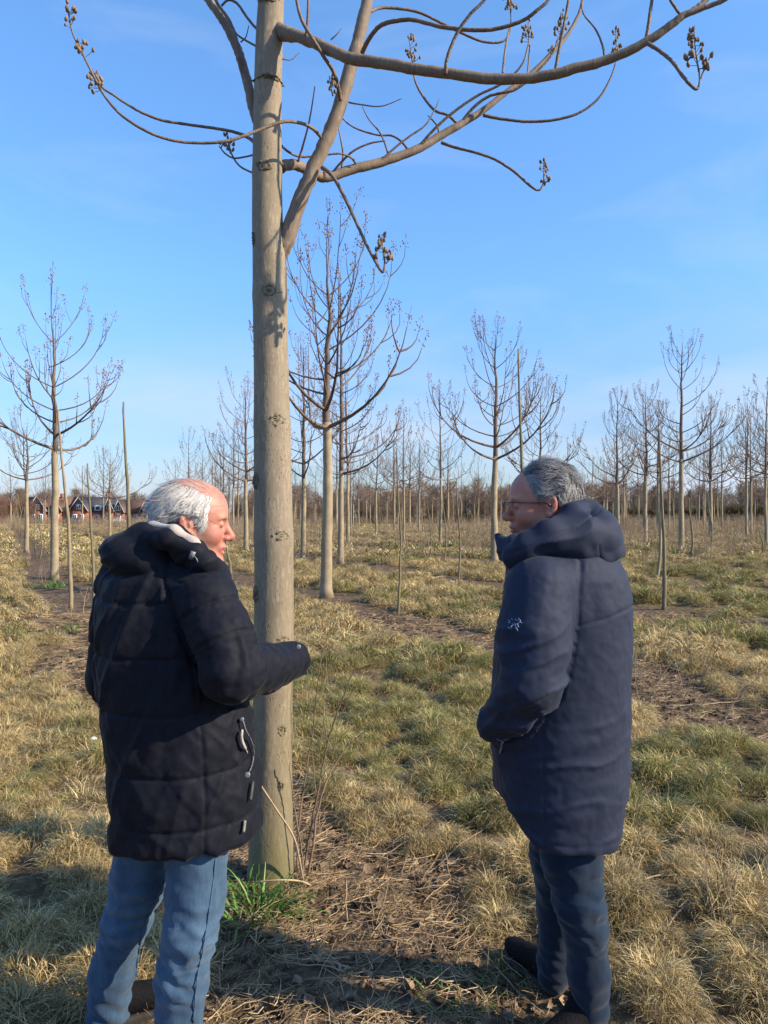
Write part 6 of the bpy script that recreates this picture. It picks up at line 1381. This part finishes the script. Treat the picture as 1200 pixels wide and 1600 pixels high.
# ------------------------------------------------------------------ small things on the ground
M_litter = mat('white_plastic', (0.8, 0.8, 0.78), rough=.5)
def litter(px, py, r_, label):
    x, d = ground_at(px, py); z = gz1(x, d) + .05; mb = MB(); V_ = ICO[0] * rng.uniform(.8, 1.15, (12, 1)) * [r_, r_ * .6, r_ * .45]; mb.add(V_ + [x, d, z + r_ * .3], ICO[1]); tag(mb.obj('litter', M_litter, origin=(x, d, z)), label, 'litter')
litter(146, 1167, .032, 'small white scrap of litter in the grass left of the black jacket')
litter(594, 1035, .022, 'tiny white scrap of litter on the grass between the two men')
def stalks(n, px, py, sx, h0, h1, label, name='dry_stalks', lean=.25, rr_=.0024, m=None):
    x, d = ground_at(px, py); z = gz1(x, d); e = empty(name, (x, d, z)); tag(e, label, 'plant'); o_ = np.array([x, d, z])
    for q in range(n):
        b0 = np.array([x + rng.normal(0, sx), d + rng.normal(0, sx), z - .01]); h = rng.uniform(h0, h1); l_ = rng.normal(0, lean, 2); bend = rng.normal(0, .12, 2)
        P = np.array([b0 + [l_[0] * h * t_ + bend[0] * h * t_ ** 2, l_[1] * h * t_ + bend[1] * h * t_ ** 2, h * t_] for t_ in np.linspace(0, 1, 9)]); P[:, :2] += rng.normal(0, .002, (9, 2))
        mb = MB(); tube(mb, P, np.linspace(rr_, rr_ * .4, 9), 5)
        for z_ in range(2):
            p0 = P[int(rng.integers(3, 8))]; tube(mb, np.array([p0, p0 + [rng.normal(0, .04), rng.normal(0, .04), .06], p0 + [rng.normal(0, .06), rng.normal(0, .06), .12]]), rr_ * .4, 4, cap=False)
        mb.obj('stalk', m or M_pale, e, origin=o_)
stalks(11, 1148, 1450, .07, .22, .52, 'pale dry stalks standing up at the lower right edge', lean=.22)
stalks(16, 1030, 1085, .22, .35, .95, 'thicket of curved dry weed stems just right of the navy coat', lean=.45, rr_=.0035, m=M_stem)
stalks(8, 1085, 1110, .25, .2, .6, 'low spray of dry stems right of the curved weed thicket', lean=.5, rr_=.003, m=M_pale)
stalks(6, 738, 955, .15, .3, .9, 'faint dry weed stems just left of the navy coat', lean=.1, rr_=.003, m=M_pale)
stalks(7, 118, 965, .25, .2, .5, 'pale dry stems around the foot of the leaning pale sapling', lean=.3, rr_=.005, m=M_pale)
stalks(9, 560, 1010, .35, .2, .6, 'scattered dry stems in the grass beyond the leafless shrub', lean=.3, rr_=.003, m=M_pale)
def stick(pts, r_, label, m=None):
    P = spline([np.array([*ground_at(a, b), 0]) for a, b in pts], 14); P[:, 2] = gz(P[:, 0], P[:, 1]) + .012 + rng.uniform(0, .006, 14); mb = MB(); tube(mb, P, np.linspace(r_, r_ * .6, 14), 6)
    tag(mb.obj('fallen_twig', m or M_pale, origin=tuple(P[0])), label, 'twig')
stick([(655, 1150 + 98), (700, 1228), (760, 1236)], .0035, 'short pale twig on the grass right of the shrub')
stick([(430, 1495), (520, 1512), (560, 1516)], .0045, 'straight pale twig on the mud in front of the green tuft')
stick([(425, 1502), (500, 1520), (575, 1525)], .0035, 'thin pale twig lying just below the straight one on the mud')
stick([(660, 1375), (735, 1325), (790, 1292)], .004, 'long brown twig lying aslant on the mud between the men', M_stem)
stick([(735, 1462), (790, 1530), (850, 1588)], .0035, 'long thin pale twig aslant left of the shoes of the man in the navy coat')
stick([(960, 1397), (1040, 1385), (1110, 1372)], .0045, 'straight pale twig on the ground right of the dark jeans')
stick([(1105, 1412), (1065, 1440), (1040, 1462)], .005, 'thick pale broken twig near the lower right stalks')
stick([(672, 905), (700, 902), (722, 912)], .012, 'pale fallen branch lying on the grass beyond the navy coat')
stick([(1045, 1110), (1110, 1104), (1180, 1100)], .006, 'pale cut branch lying on the mud strip at the right edge')
